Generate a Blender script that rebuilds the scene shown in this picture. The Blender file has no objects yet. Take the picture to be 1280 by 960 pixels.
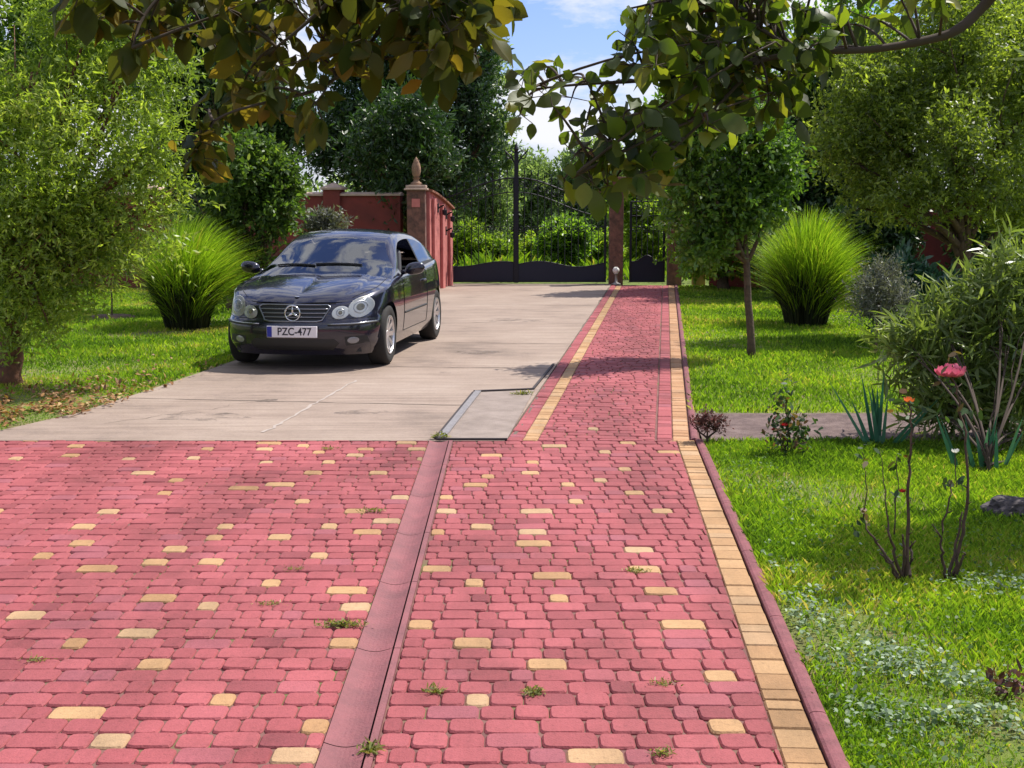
import bpy, bmesh, math, random
import numpy as np
from mathutils import Vector, Matrix, noise
from mathutils.bvhtree import BVHTree

SC = bpy.context.scene
COL = SC.collection
PI = math.pi
# ------------------------------------------------------------------ camera geometry (all in metres)
FPX, CAMH, PITCH = 1650.0, 1.70, math.radians(7.765)

def W(px, py, D):
    """a point at distance D (along Y) seen at the photograph's pixel"""
    u, v = (px - 640) / FPX, (480 - py) / FPX
    y = math.cos(PITCH) + v * math.sin(PITCH)
    z = -math.sin(PITCH) + v * math.cos(PITCH)
    k = D / y
    return Vector((u * k, D, CAMH + z * k))

def G(px, py, z=0.0):
    u, v = (px - 640) / FPX, (480 - py) / FPX
    y = math.cos(PITCH) + v * math.sin(PITCH)
    zz = -math.sin(PITCH) + v * math.cos(PITCH)
    k = (z - CAMH) / zz
    return Vector((u * k, y * k, z))

# ------------------------------------------------------------------ tagging
def tag(o, label=None, cat=None, group=None, kind=None):
    if label: o['label'] = label
    if cat: o['category'] = cat
    if group: o['group'] = group
    if kind: o['kind'] = kind
    return o

def empty(name, loc=(0, 0, 0), rz=0.0):
    o = bpy.data.objects.new(name, None)
    o.empty_display_size = 0.1
    o.location = loc
    o.rotation_euler = (0, 0, rz)
    COL.objects.link(o)
    return o

def link(name, me, parent=None, mats=None):
    o = bpy.data.objects.new(name, me)
    COL.objects.link(o)
    if parent is not None: o.parent = parent
    if mats:
        for m in (mats if isinstance(mats, (list, tuple)) else [mats]): me.materials.append(m)
    return o

# ------------------------------------------------------------------ mesh builder
class MB:
    def __init__(s): s.v, s.f, s.m = [], [], []
    def add(s, vs, fs, mi=0):
        b = len(s.v)
        s.v.extend([tuple(p) for p in vs])
        for f in fs:
            s.f.append([b + i for i in f]); s.m.append(mi)
    def box(s, x0, x1, y0, y1, z0, z1, mi=0):
        s.add([(x0,y0,z0),(x1,y0,z0),(x1,y1,z0),(x0,y1,z0),(x0,y0,z1),(x1,y0,z1),(x1,y1,z1),(x0,y1,z1)],
              [(3,2,1,0),(4,5,6,7),(0,1,5,4),(1,2,6,5),(2,3,7,6),(3,0,4,7)], mi)
    def tube(s, pts, r, n=6, mi=0, closed=False, caps=True):
        pts = [Vector(p) for p in pts]; N = len(pts)
        rs = r if isinstance(r, (list, tuple)) else [r] * N
        vs, fs = [], []
        ref = Vector((0.13, 0.21, 0.97))
        for i, p in enumerate(pts):
            a = pts[(i - 1) % N] if (closed or i > 0) else p
            b = pts[(i + 1) % N] if (closed or i < N - 1) else p
            t = (b - a)
            if t.length < 1e-9: t = Vector((0, 0, 1))
            t.normalize()
            x = t.cross(ref)
            if x.length < 0.05: x = t.cross(Vector((1, 0, 0)))
            x.normalize(); y = t.cross(x).normalized()
            for k in range(n):
                a_ = 2 * PI * k / n
                vs.append(p + (x * math.cos(a_) + y * math.sin(a_)) * rs[i])
        M = N if closed else N - 1
        for i in range(M):
            j = (i + 1) % N
            for k in range(n):
                k2 = (k + 1) % n
                fs.append((i*n+k, i*n+k2, j*n+k2, j*n+k))
        if caps and not closed:
            fs.append(tuple(range(n - 1, -1, -1))); fs.append(tuple((N-1)*n + k for k in range(n)))
        s.add(vs, fs, mi)
    def lathe(s, prof, n=24, origin=(0,0,0), axis='z', mi=0):
        vs, fs = [], []
        for (r, h) in prof:
            for k in range(n):
                a = 2 * PI * k / n
                c, d = r * math.cos(a), r * math.sin(a)
                p = (c, d, h) if axis == 'z' else ((h, c, d) if axis == 'x' else (d, h, c))
                vs.append((p[0]+origin[0], p[1]+origin[1], p[2]+origin[2]))
        for i in range(len(prof) - 1):
            for k in range(n):
                k2 = (k + 1) % n
                fs.append((i*n+k, i*n+k2, (i+1)*n+k2, (i+1)*n+k))
        s.add(vs, fs, mi)
    def prism(s, poly, z0, z1, mi=0):
        n = len(poly)
        s.add([(p[0], p[1], z0) for p in poly] + [(p[0], p[1], z1) for p in poly],
              [tuple(range(n-1,-1,-1)), tuple(range(n, 2*n))] + [(i, (i+1)%n, n+(i+1)%n, n+i) for i in range(n)], mi)
    def build(s, name, mats, parent=None, smooth=False, bevel=0.0, sub=0):
        me = bpy.data.meshes.new(name)
        me.from_pydata(s.v, [], s.f)
        mats = mats if isinstance(mats, (list, tuple)) else [mats]
        for m in mats: me.materials.append(m)
        if len(mats) > 1: me.polygons.foreach_set('material_index', s.m)
        bm = bmesh.new(); bm.from_mesh(me)
        bmesh.ops.recalc_face_normals(bm, faces=bm.faces)
        bm.to_mesh(me); bm.free()
        if smooth: me.polygons.foreach_set('use_smooth', [True] * len(me.polygons))
        o = bpy.data.objects.new(name, me); COL.objects.link(o)
        if parent is not None: o.parent = parent
        if bevel:
            b = o.modifiers.new('Bevel', 'BEVEL'); b.width = bevel; b.segments = 2; b.limit_method = 'ANGLE'; b.angle_limit = 0.6
        if sub:
            b = o.modifiers.new('Sub', 'SUBSURF'); b.levels = sub; b.render_levels = sub
        return o

def np_mesh(name, V, k, nf, F, mats, attrs=None, parent=None, smooth=False, matidx=None):
    me = bpy.data.meshes.new(name)
    V = np.asarray(V, dtype=np.float32)
    me.vertices.add(len(V)); me.vertices.foreach_set('co', V.ravel())
    F = np.asarray(F, dtype=np.int32).ravel()
    me.loops.add(len(F)); me.loops.foreach_set('vertex_index', F)
    me.polygons.add(nf)
    me.polygons.foreach_set('loop_start', np.arange(0, nf * k, k, dtype=np.int32))
    try: me.polygons.foreach_set('loop_total', np.full(nf, k, dtype=np.int32))
    except Exception: pass
    if smooth: me.polygons.foreach_set('use_smooth', np.ones(nf, dtype=bool))
    if matidx is not None: me.polygons.foreach_set('material_index', np.asarray(matidx, dtype=np.int32))
    me.update(calc_edges=True); me.validate()
    for an, (dom, vals) in (attrs or {}).items():
        a = me.attributes.new(an, 'FLOAT', dom)
        a.data.foreach_set('value', np.asarray(vals, dtype=np.float32))
    return link(name, me, parent, mats)

# ------------------------------------------------------------------ materials
class NT:
    def __init__(s, name):
        s.mat = bpy.data.materials.new(name); s.mat.use_nodes = True
        s.t = s.mat.node_tree; s.n = s.t.nodes; s.n.clear()
        s.out = s.n.new('ShaderNodeOutputMaterial')
    def node(s, typ, **kw):
        n = s.n.new(typ)
        for k, v in kw.items():
            if k in n.inputs: n.inputs[k].default_value = v
            else: setattr(n, k, v)
        return n
    def ln(s, a, ao, b, bi):
        s.t.links.new(a.outputs[ao], b.inputs[bi])

def ramp(nt, stops):
    r = nt.node('ShaderNodeValToRGB')
    el = r.color_ramp.elements
    while len(el) < len(stops): el.new(0.5)
    for e, (p, c) in zip(el, stops):
        e.position = p; e.color = (*c, 1)
    return r

def simple(name, col, rough=0.6, metal=0.0, spec=0.5, coat=0.0, noise_amt=0.0, nscale=8.0, bump=0.0, bscale=60.0, col2=None):
    nt = NT(name)
    p = nt.node('ShaderNodeBsdfPrincipled')
    p.inputs['Base Color'].default_value = (*col, 1)
    p.inputs['Roughness'].default_value = rough
    p.inputs['Metallic'].default_value = metal
    p.inputs['Specular IOR Level'].default_value = spec
    p.inputs['Coat Weight'].default_value = coat
    p.inputs['Coat Roughness'].default_value = 0.03
    if noise_amt or col2:
        tc = nt.node('ShaderNodeTexCoord')
        nz = nt.node('ShaderNodeTexNoise', Scale=nscale, Detail=6.0, Roughness=0.65)
        nt.ln(tc, 'Object', nz, 'Vector')
        c2 = col2 or tuple(c * (1 - noise_amt) for c in col)
        r = ramp(nt, [(0.35, c2), (0.65, col)])
        nt.ln(nz, 'Fac', r, 'Fac'); nt.ln(r, 'Color', p, 'Base Color')
    if bump:
        tc = nt.node('ShaderNodeTexCoord')
        nz = nt.node('ShaderNodeTexNoise', Scale=bscale, Detail=5.0)
        nt.ln(tc, 'Object', nz, 'Vector')
        b = nt.node('ShaderNodeBump', Strength=bump, Distance=0.01)
        nt.ln(nz, 'Fac', b, 'Height'); nt.ln(b, 'Normal', p, 'Normal')
    nt.ln(p, 'BSDF', nt.out, 'Surface')
    return nt.mat

def foliage(name, stops, trans=0.35, tcol=None, rough=0.5, spec=0.35, attr='rnd', tboost=1.5):
    nt = NT(name)
    at = nt.node('ShaderNodeAttribute', attribute_name=attr)
    r = ramp(nt, stops); nt.ln(at, 'Fac', r, 'Fac')
    p = nt.node('ShaderNodeBsdfPrincipled')
    p.inputs['Roughness'].default_value = rough
    p.inputs['Specular IOR Level'].default_value = spec
    nt.ln(r, 'Color', p, 'Base Color')
    t = nt.node('ShaderNodeBsdfTranslucent')
    mx = nt.node('ShaderNodeMix', data_type='RGBA', blend_type='MULTIPLY')
    mx.inputs['Factor'].default_value = 1.0
    tc = tcol or (1.25, 1.3, 0.5)
    mx.inputs[7].default_value = (*[c * tboost for c in tc], 1)
    nt.t.links.new(r.outputs['Color'], mx.inputs[6])
    nt.t.links.new(mx.outputs[2], t.inputs['Color'])
    ms = nt.node('ShaderNodeMixShader', Fac=trans)
    nt.ln(p, 'BSDF', ms, 1); nt.ln(t, 'BSDF', ms, 2)
    nt.ln(ms, 'Shader', nt.out, 'Surface')
    return nt.mat
# ================================================================== the setting
rng = np.random.default_rng(7)
random.seed(7)
ANG = math.radians(6.6)                       # the drive beyond the paving runs 6.6 degrees to the right
U = Vector((math.sin(ANG), math.cos(ANG)))    # along the drive
R = Vector((math.cos(ANG), -math.sin(ANG)))   # across it
PAVE_Y = 9.43
PO = Vector((-0.045, 9.43))                   # left edge of the brick path where it meets the paving
def drive(a, v): return (PO.x + R.x*a + U.x*v, PO.y + R.y*a + U.y*v)

def paver_mat():
    nt = NT('paver_concrete')
    at = nt.node('ShaderNodeAttribute', attribute_name='rnd')
    ty = nt.node('ShaderNodeAttribute', attribute_name='tone')
    tc = nt.node('ShaderNodeTexCoord')
    red = ramp(nt, [(0.0, (.24,.057,.064)), (0.16, (.31,.073,.080)), (0.55, (.345,.083,.091)), (0.88, (.385,.097,.106)), (1.0, (.31,.09,.108))])
    yel = ramp(nt, [(0.0, (.39,.215,.10)), (0.6, (.485,.285,.14)), (1.0, (.45,.29,.165))])
    nt.ln(at, 'Fac', red, 'Fac'); nt.ln(at, 'Fac', yel, 'Fac')
    m = nt.node('ShaderNodeMix', data_type='RGBA')
    nt.ln(ty, 'Fac', m, 'Factor')
    nt.t.links.new(red.outputs[0], m.inputs[6]); nt.t.links.new(yel.outputs[0], m.inputs[7])
    # worn, dusty patches and dark grime
    n1 = nt.node('ShaderNodeTexNoise', Scale=0.9, Detail=7.0, Roughness=0.7); nt.ln(tc, 'Object', n1, 'Vector')
    r1 = ramp(nt, [(0.34, (.70,.72,.70)), (0.50, (.97,.97,.97)), (0.70, (1.10,1.16,1.18))]); nt.ln(n1, 'Fac', r1, 'Fac')
    n2 = nt.node('ShaderNodeTexNoise', Scale=55.0, Detail=8.0, Roughness=0.75); nt.ln(tc, 'Object', n2, 'Vector')
    r2 = ramp(nt, [(0.30, (.50,.50,.50)), (0.42, (.92,.92,.92)), (0.6, (1.03,1.03,1.03)), (0.75, (1.25,1.28,1.28))]); nt.ln(n2, 'Fac', r2, 'Fac')
    m1 = nt.node('ShaderNodeMix', data_type='RGBA', blend_type='MULTIPLY'); m1.inputs['Factor'].default_value = 1
    m2 = nt.node('ShaderNodeMix', data_type='RGBA', blend_type='MULTIPLY'); m2.inputs['Factor'].default_value = 1
    nt.t.links.new(m.outputs[2], m1.inputs[6]); nt.t.links.new(r1.outputs[0], m1.inputs[7])
    nt.t.links.new(m1.outputs[2], m2.inputs[6]); nt.t.links.new(r2.outputs[0], m2.inputs[7])
    mpt = nt.node('ShaderNodeMapping'); mpt.inputs['Scale'].default_value = (1.5, .16, 1); nt.ln(tc, 'Object', mpt, 'Vector')
    n5 = nt.node('ShaderNodeTexNoise', Scale=1.0, Detail=7.0, Roughness=0.7); nt.ln(mpt, 'Vector', n5, 'Vector')
    r5 = ramp(nt, [(.38, (.76,.77,.76)), (.55, (1,1,1)), (.75, (1.06,1.08,1.08))]); nt.ln(n5, 'Fac', r5, 'Fac')
    m5 = nt.node('ShaderNodeMix', data_type='RGBA', blend_type='MULTIPLY'); m5.inputs['Factor'].default_value = 1
    nt.t.links.new(m2.outputs[2], m5.inputs[6]); nt.t.links.new(r5.outputs[0], m5.inputs[7]); m2 = m5
    p = nt.node('ShaderNodeBsdfPrincipled'); p.inputs['Roughness'].default_value = 0.72
    p.inputs['Specular IOR Level'].default_value = 0.3
    nt.t.links.new(m2.outputs[2], p.inputs['Base Color'])
    b = nt.node('ShaderNodeBump', Strength=0.55, Distance=0.004)
    n3 = nt.node('ShaderNodeTexNoise', Scale=130.0, Detail=6.0); nt.ln(tc, 'Object', n3, 'Vector')
    nt.ln(n3, 'Fac', b, 'Height'); nt.ln(b, 'Normal', p, 'Normal')
    nt.ln(p, 'BSDF', nt.out, 'Surface')
    return nt.mat
M_PAVER = paver_mat()

def clip(poly, nx, ny, c):
    """keep the side nx*x+ny*y <= c"""
    out = []
    for i in range(len(poly)):
        a, b = poly[i], poly[(i+1) % len(poly)]
        da, db = nx*a[0]+ny*a[1]-c, nx*b[0]+ny*b[1]-c
        if da <= 0: out.append(a)
        if da * db < 0:
            t = da / (da - db)
            out.append((a[0]+(b[0]-a[0])*t, a[1]+(b[1]-a[1])*t))
    return out

class Pavers:
    def __init__(s): s.mb = MB(); s.rnd = []; s.tone = []
    def add(s, poly, tone=0.0, z=0.0, dz=0.0, bev=0.005, round_=0.024):
        # drop tiny edges
        P = []
        for p in poly:
            if not P or math.hypot(p[0]-P[-1][0], p[1]-P[-1][1]) > 0.004: P.append(p)
        if len(P) > 2 and math.hypot(P[0][0]-P[-1][0], P[0][1]-P[-1][1]) < 0.004: P.pop()
        if len(P) < 3: return
        ar = 0.5 * sum(P[i][0]*P[(i+1)%len(P)][1]-P[(i+1)%len(P)][0]*P[i][1] for i in range(len(P)))
        if abs(ar) < 4e-4: return
        if ar < 0: P.reverse()
        if round_ > 0:
            Q = []
            for i in range(len(P)):
                a, b, c = Vector(P[i-1]), Vector(P[i]), Vector(P[(i+1) % len(P)])
                r1 = min(round_, (a-b).length * .3); r2 = min(round_, (c-b).length * .3)
                p1, p2 = b + (a-b).normalized()*r1, b + (c-b).normalized()*r2
                Q += [p1, b*0.5 + (p1+p2)*0.25, p2]
        else: Q = [Vector(p) for p in P]
        n = len(Q); cen = sum(Q, Vector((0,0))) / n
        tilt = (random.gauss(0, .008), random.gauss(0, .008)); zz = z + random.gauss(0, .0015) + dz
        def hz(p, d): return zz + d + (p.x-cen.x)*tilt[0] + (p.y-cen.y)*tilt[1]
        ins = []
        for p in Q:
            d = (cen - p); L = d.length
            ins.append(p + d * min(0.4, bev * 1.25 / max(L, 1e-4)))
        vs = [(p.x, p.y, hz(p, -.045)) for p in Q] + [(p.x, p.y, hz(p, -.007)) for p in Q] + [(p.x, p.y, hz(p, 0)) for p in ins]
        fs = [(i, (i+1)%n, n+(i+1)%n, n+i) for i in range(n)] + [(n+i, n+(i+1)%n, 2*n+(i+1)%n, 2*n+i) for i in range(n)] + [tuple(range(2*n, 3*n))]
        s.mb.add(vs, fs)
        r = random.random()
        s.rnd += [r] * len(fs); s.tone += [tone] * len(fs)
    def build(s, name):
        me = bpy.data.meshes.new(name); me.from_pydata(s.mb.v, [], s.mb.f)
        for an, vals in (('rnd', s.rnd), ('tone', s.tone)):
            a = me.attributes.new(an, 'FLOAT', 'FACE'); a.data.foreach_set('value', vals)
        me.materials.append(M_PAVER)
        o = bpy.data.objects.new(name, me); COL.objects.link(o)
        return o

# right edge of the near paving (inner side of the yellow band): from (1.20, 9.43) to (0.80, 3.2)
E0, E1 = Vector((1.195, 9.43)), Vector((0.795, 3.2))
ed = (E0 - E1).normalized(); en = Vector((ed.y, -ed.x))     # en points right
GUT0, GUT1 = -0.598, -0.460                                 # the gutter
PV = Pavers()
ROW = 0.118; GAP = 0.0036
y = 3.15
last_yel = []
while y < PAVE_Y - 0.02:
    y1 = min(y + ROW, PAVE_Y)
    cur = []
    for (xa, xb) in ((-5.2, GUT0 - .006), (GUT1 + .034, 1.4)):
        x = xa - random.random() * .1
        while x < xb:
            w = random.choice((.085, .085, .118, .118, .118, .150, .182))
            X0, X1 = max(x, xa), min(x + w, xb)
            if xb - X1 < .03: X1 = xb
            if X1 - X0 > .02:
                jy = random.gauss(0, .0022) + .004*math.sin(X0*2.1 + y*.7); jy = max(-.006, min(.006, jy)); poly = [(X0+GAP/2, y+GAP/2+jy), (X1-GAP/2, y+GAP/2+jy+random.gauss(0,.0012)), (X1-GAP/2, y1-GAP/2+jy), (X0+GAP/2, y1-GAP/2+jy)]; poly = clip(poly, 0, 1, PAVE_Y-.002)
                poly = clip(poly, en.x, en.y, en.dot(E0) - .004)
                near = any(math.hypot((X0+X1)/2 - q[0], (y - q[1])*1.3) < .25 for q in last_yel)
                t = 1.0 if (random.random() < .10 and not near) else 0.0
                if t: last_yel.append(((X0+X1)/2, y))
                if len(poly) > 2: PV.add(poly, t)
            x = X1 if X1 > x else x + w
    last_yel = last_yel[-70:]
    y = y1
PV.build('brick_paving')['kind'] = 'structure'

# the yellow edging bricks, then a rounded kerb
EB = Pavers()
L = (E0 - E1).length; t = 0.0
while t < L:
    w = random.choice((.085, .095, .12, .16, .16)); t1 = min(t + w, L)
    a0 = E1 + ed * (t + .003); a1 = E1 + ed * (t1 - .003)
    q = [a0, a0 + en*.128, a1 + en*.128, a1]
    EB.add([(p.x, p.y) for p in q], 1.0, round_=.006)
    t = t1
EB.build('yellow_edging')['kind'] = 'structure'

M_KERB = simple('red_kerb_concrete', (.23,.070,.080), rough=.8, noise_amt=.35, nscale=14, bump=.4, bscale=90)
M_GUT = simple('gutter_concrete', (.25,.080,.088), rough=.75, col2=(.17,.06,.066), nscale=5, bump=.4, bscale=80)
mb = MB()
def kerb(mb, p0, p1, w, h, n, seg=1.0):
    d = (p1 - p0); Lk = d.length; d.normalize(); k = Lk / max(1, round(Lk / seg)); t = 0
    prof = [(0, -.06), (0, h*.55), (w*.18, h*.9), (w*.5, h), (w*.82, h*.9), (w, h*.55), (w, -.06)]
    while t < Lk - .01:
        a, b = p0 + d*(t+.003), p0 + d*(t+k-.003)
        vs = [(a.x+n.x*q, a.y+n.y*q, z) for q, z in prof] + [(b.x+n.x*q, b.y+n.y*q, z) for q, z in prof]
        m = len(prof)
        mb.add(vs, [(i, i+1, m+i+1, m+i) for i in range(m-1)] + [tuple(range(m)), tuple(range(2*m-1, m-1, -1))])
        t += k
kerb(mb, E1 + en*.134, E0 + en*.134, .056, .018, en)
ro = Vector(drive(1.335, .15)); r1_ = Vector(drive(1.335, 18.6))
kerb(mb, ro, r1_, .05, .018, R)
mb.build('kerb', M_KERB, smooth=False)['kind'] = 'structure'

# gutter: a shallow concave run of concrete with a thin border strip
mb = MB()
gy = np.linspace(3.1, PAVE_Y, 8)
for i in range(7):
    a, b = gy[i] + .003, gy[i+1] - .003
    xs = np.linspace(GUT0, GUT1, 9)
    zs = [0.004 - .016 * math.sin(PI * k / 8) for k in range(9)]
    vs = [(x, a, z) for x, z in zip(xs, zs)] + [(x, b, z) for x, z in zip(xs, zs)]
    mb.add(vs, [(k, k+1, 9+k+1, 9+k) for k in range(8)])
    mb.box(GUT1 + .006, GUT1 + .030, a, b, -.04, .003)
mb.build('gutter', M_GUT, smooth=False)['kind'] = 'structure'

# bedding under the bricks, dark with moss in places
def joint_mat():
    nt = NT('paving_joints'); tc = nt.node('ShaderNodeTexCoord')
    n1 = nt.node('ShaderNodeTexNoise', Scale=2.2, Detail=6.0); nt.ln(tc, 'Object', n1, 'Vector')
    r = ramp(nt, [(.35, (.12,.05,.045)), (.56, (.185,.09,.075)), (.63, (.12,.11,.04)), (.8, (.14,.15,.05))]); nt.ln(n1, 'Fac', r, 'Fac')
    p = nt.node('ShaderNodeBsdfPrincipled', Roughness=.95); nt.ln(r, 'Color', p, 'Base Color')
    nt.ln(p, 'BSDF', nt.out, 'Surface'); return nt.mat
mb = MB()
mb.add([(-5.3, 3.0, -.0095), (GUT0-.004, 3.0, -.0095), (GUT0-.004, PAVE_Y+.002, -.0095), (-5.3, PAVE_Y+.002, -.0095)], [(0,1,2,3)])
mb.add([(GUT1+.002, 3.0, -.0095), (E1.x+.12, 3.0, -.0095), (E0.x+.12, PAVE_Y+.002, -.0095), (GUT1+.002, PAVE_Y+.002, -.0095)], [(0,1,2,3)])
mb.add([(GUT0-.004, 3.0, -.03), (GUT1+.002, 3.0, -.03), (GUT1+.002, PAVE_Y, -.03), (GUT0-.004, PAVE_Y, -.03)], [(0,1,2,3)])
a = [drive(0.0, 0), drive(1.40, 0), drive(1.40, 18.7), drive(0.0, 18.7)]
mb.add([(p[0], p[1], -.0105) for p in a], [(0,1,2,3)])
mb.build('paving_bed', joint_mat())['kind'] = 'structure'

# brick path beyond, turned with the drive: red band | yellow band | field | red band | tan edging
PB = Pavers()
def course(a0, a1, seglen, tone, z=0.0, along=True):
    v = -.3
    while v < 18.6:
        w = random.choice(seglen); v1 = v + w
        poly = [drive(a0+.003, v+.003), drive(a1-.003, v+.003), drive(a1-.003, v1-.003), drive(a0+.003, v1-.003)]
        poly = clip(poly, 0, -1, -(PAVE_Y + .006))
        if len(poly) > 2: PB.add(poly, tone, z=z, round_=.008)
        v = v1
course(0.0, .115, (.12, .16, .185), 0.0)
course(.115, .225, (.09, .12, .16), 1.0)
course(1.085, 1.20, (.16, .185), 0.0)
course(1.20, 1.325, (.09, .12, .16), 0.85)
v = -.3
while v < 18.6:
    v1 = v + ROW; x = .225 - random.random()*.1
    while x < 1.075:
        w = random.choice((.085, .085, .118, .118, .150, .182)); X0, X1 = max(x, .225), min(x+w, 1.075)
        if 1.075 - X1 < .03: X1 = 1.075
        if X1 - X0 > .02:
            poly = [drive(X0+.003, v+.003), drive(X1-.003, v+.003), drive(X1-.003, v1-.003), drive(X0+.003, v1-.003)]
            poly = clip(poly, 0, -1, -(PAVE_Y + .006))
            if len(poly) > 2: PB.add(poly, 1.0 if (random.random() < .02 and v < 3) else 0.0)
        x = X1 if X1 > x else x + w
    v = v1
PB.build('brick_path')['kind'] = 'structure'

# concrete drive
def concrete_mat():
    nt = NT('drive_concrete'); tc = nt.node('ShaderNodeTexCoord')
    n1 = nt.node('ShaderNodeTexNoise', Scale=.55, Detail=8.0, Roughness=.7); nt.ln(tc, 'Object', n1, 'Vector')
    r1 = ramp(nt, [(.32, (.19,.142,.115)), (.46, (.290,.217,.174)), (.6, (.335,.257,.208)), (.72, (.38,.30,.25))]); nt.ln(n1, 'Fac', r1, 'Fac')
    mp = nt.node('ShaderNodeMapping'); mp.inputs['Scale'].default_value = (.5, 7, 1); nt.ln(tc, 'Object', mp, 'Vector')
    n2 = nt.node('ShaderNodeTexNoise', Scale=1.6, Detail=6.0, Roughness=.7); nt.ln(mp, 'Vector', n2, 'Vector')
    r2 = ramp(nt, [(.3, (.70,.68,.66)), (.55, (1,1,1)), (.8, (1.14,1.14,1.14))]); nt.ln(n2, 'Fac', r2, 'Fac')
    n3 = nt.node('ShaderNodeTexNoise', Scale=40, Detail=8.0, Roughness=.8); nt.ln(tc, 'Object', n3, 'Vector')
    r3 = ramp(nt, [(.25, (.75,.75,.75)), (.55, (1.03,1.03,1.03))]); nt.ln(n3, 'Fac', r3, 'Fac')
    m1 = nt.node('ShaderNodeMix', data_type='RGBA', blend_type='MULTIPLY'); m1.inputs['Factor'].default_value = 1
    m2 = nt.node('ShaderNodeMix', data_type='RGBA', blend_type='MULTIPLY'); m2.inputs['Factor'].default_value = 1
    nt.t.links.new(r1.outputs[0], m1.inputs[6]); nt.t.links.new(r2.outputs[0], m1.inputs[7])
    nt.t.links.new(m1.outputs[2], m2.inputs[6]); nt.t.links.new(r3.outputs[0], m2.inputs[7])
    p = nt.node('ShaderNodeBsdfPrincipled', Roughness=.85); nt.t.links.new(m2.outputs[2], p.inputs['Base Color'])
    b = nt.node('ShaderNodeBump', Strength=.5, Distance=.008); nt.ln(n3, 'Fac', b, 'Height'); nt.ln(b, 'Normal', p, 'Normal')
    nt.ln(p, 'BSDF', nt.out, 'Surface'); return nt.mat
M_CON = concrete_mat()
M_CRACK = simple('joint_dirt', (.13,.10,.08), rough=1.0)
M_CON2 = simple('slab_concrete', (.285,.228,.198), rough=.85, col2=(.19,.148,.125), nscale=3.5, bump=.4, bscale=70)
M_STEEL = simple('galvanised_steel', (.40,.37,.36), rough=.5, metal=.7, noise_amt=.3, nscale=30)
M_DARKST = simple('rusty_dark_steel', (.045,.035,.035), rough=.7, metal=.3)
M_TAR = simple('light_streak', (.37,.31,.275), rough=.9)
hA, hB, hC, hD = [Vector(G(*p).xy) for p in ((546, 549), (593, 491), (668, 488), (634, 549))]
mb = MB()
left_far = Vector(drive(-3.9, 19.2)); left_near = Vector(G(0, 546).xy)
# left edge follows what the photo shows, slightly wavy
le = [G(-160, 556), G(0, 545), G(95, 516), G(180, 489), G(280, 455)]
le = [Vector(p.xy) for p in le]
edge = le + [Vector((-2.62, 18.0)), Vector((-2.05, 23.0)), Vector((-1.75, 28.6))]
edge[0] = Vector((-5.3, PAVE_Y)); edge[1] = Vector((-4.05, PAVE_Y + .02))
poly = [(-5.3, PAVE_Y+.002)] + [(p.x, p.y) for p in edge[1:]] + [drive(-.012, 19.2)] + [drive(-.012, 0.02)]
# strip the drive into a triangulated ngon with thickness
mb.prism(poly[::-1], -.06, -.004)
mb.build('concrete_drive', M_CON)['kind'] = 'structure'
mb = MB()
def crack(p0, p1, w, wob=.02, n=24, z=-.0015):
    p0, p1 = Vector(p0), Vector(p1); d = (p1-p0); nn = Vector((-d.y, d.x)).normalized()
    prev = None
    for i in range(n+1):
        c = p0 + d*(i/n) + nn * random.gauss(0, wob)
        ww = w * (0.5 + random.random())
        cur = [(c.x+nn.x*ww, c.y+nn.y*ww, z), (c.x-nn.x*ww, c.y-nn.y*ww, z)]
        if prev: mb.add([prev[0], prev[1], cur[1], cur[0]], [(0,1,2,3)])
        prev = cur
for v_, a0, a1 in ((1.75, -3.9, -.35), (4.2, -3.6, -.02), (6.7, -3.5, -.02), (9.6, -3.4, -.02), (13.0, -3.3, -.02)):
    crack(drive(a0, v_), drive(a1, v_ + random.uniform(-.1, .1)), .008, .012)
crack(drive(-3.2, .4), drive(-2.3, 1.8), .003, .03)
crack((-5.2, PAVE_Y+.012), (-.65, PAVE_Y+.012), .008, .004, 40)
crack(hD + Vector((.03,-.01)), Vector(drive(-.02, 18)), .010, .006, 60)
mb.build('drive_joints', M_CRACK)['kind'] = 'structure'
mb = MB()
crack(G(330, 540).xy, G(445, 475).xy, .011, .010, 30, z=-.001)
mb.build('drive_streak', M_TAR)['kind'] = 'structure'

mb = MB()
for (px, py, rx, ry) in ((600, 440, .30, .22), (250, 520, .35, .18), (450, 515, .22, .16), (640, 400, .5, .3), (330, 500, .12, .10), (560, 465, .10, .08)):
    g_ = G(px, py); n = 22; f_ = [1 + random.gauss(0, .16) for _ in range(n)]
    mb.add([(g_.x+rx*f_[k]*math.cos(2*PI*k/n), g_.y+ry*f_[k]*math.sin(2*PI*k/n), -.0028) for k in range(n)], [tuple(range(n))])
def stain_mat():
    nt = NT('drive_stain'); tc = nt.node('ShaderNodeTexCoord')
    n1 = nt.node('ShaderNodeTexNoise', Scale=4.5, Detail=8.0, Roughness=.75); nt.ln(tc, 'Object', n1, 'Vector')
    r = ramp(nt, [(.46, (0,0,0)), (.66, (.55,.55,.55))]); nt.ln(n1, 'Fac', r, 'Fac')
    p = nt.node('ShaderNodeBsdfPrincipled', Roughness=.7); p.inputs['Base Color'].default_value = (.085,.068,.06,1)
    tr = nt.node('ShaderNodeBsdfTransparent'); ms = nt.node('ShaderNodeMixShader')
    nt.ln(r, 'Color', ms, 'Fac'); nt.ln(tr, 'BSDF', ms, 1); nt.ln(p, 'BSDF', ms, 2); nt.ln(ms, 'Shader', nt.out, 'Surface'); return nt.mat
mb.build('drive_stains', stain_mat())['kind'] = 'structure'

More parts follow.
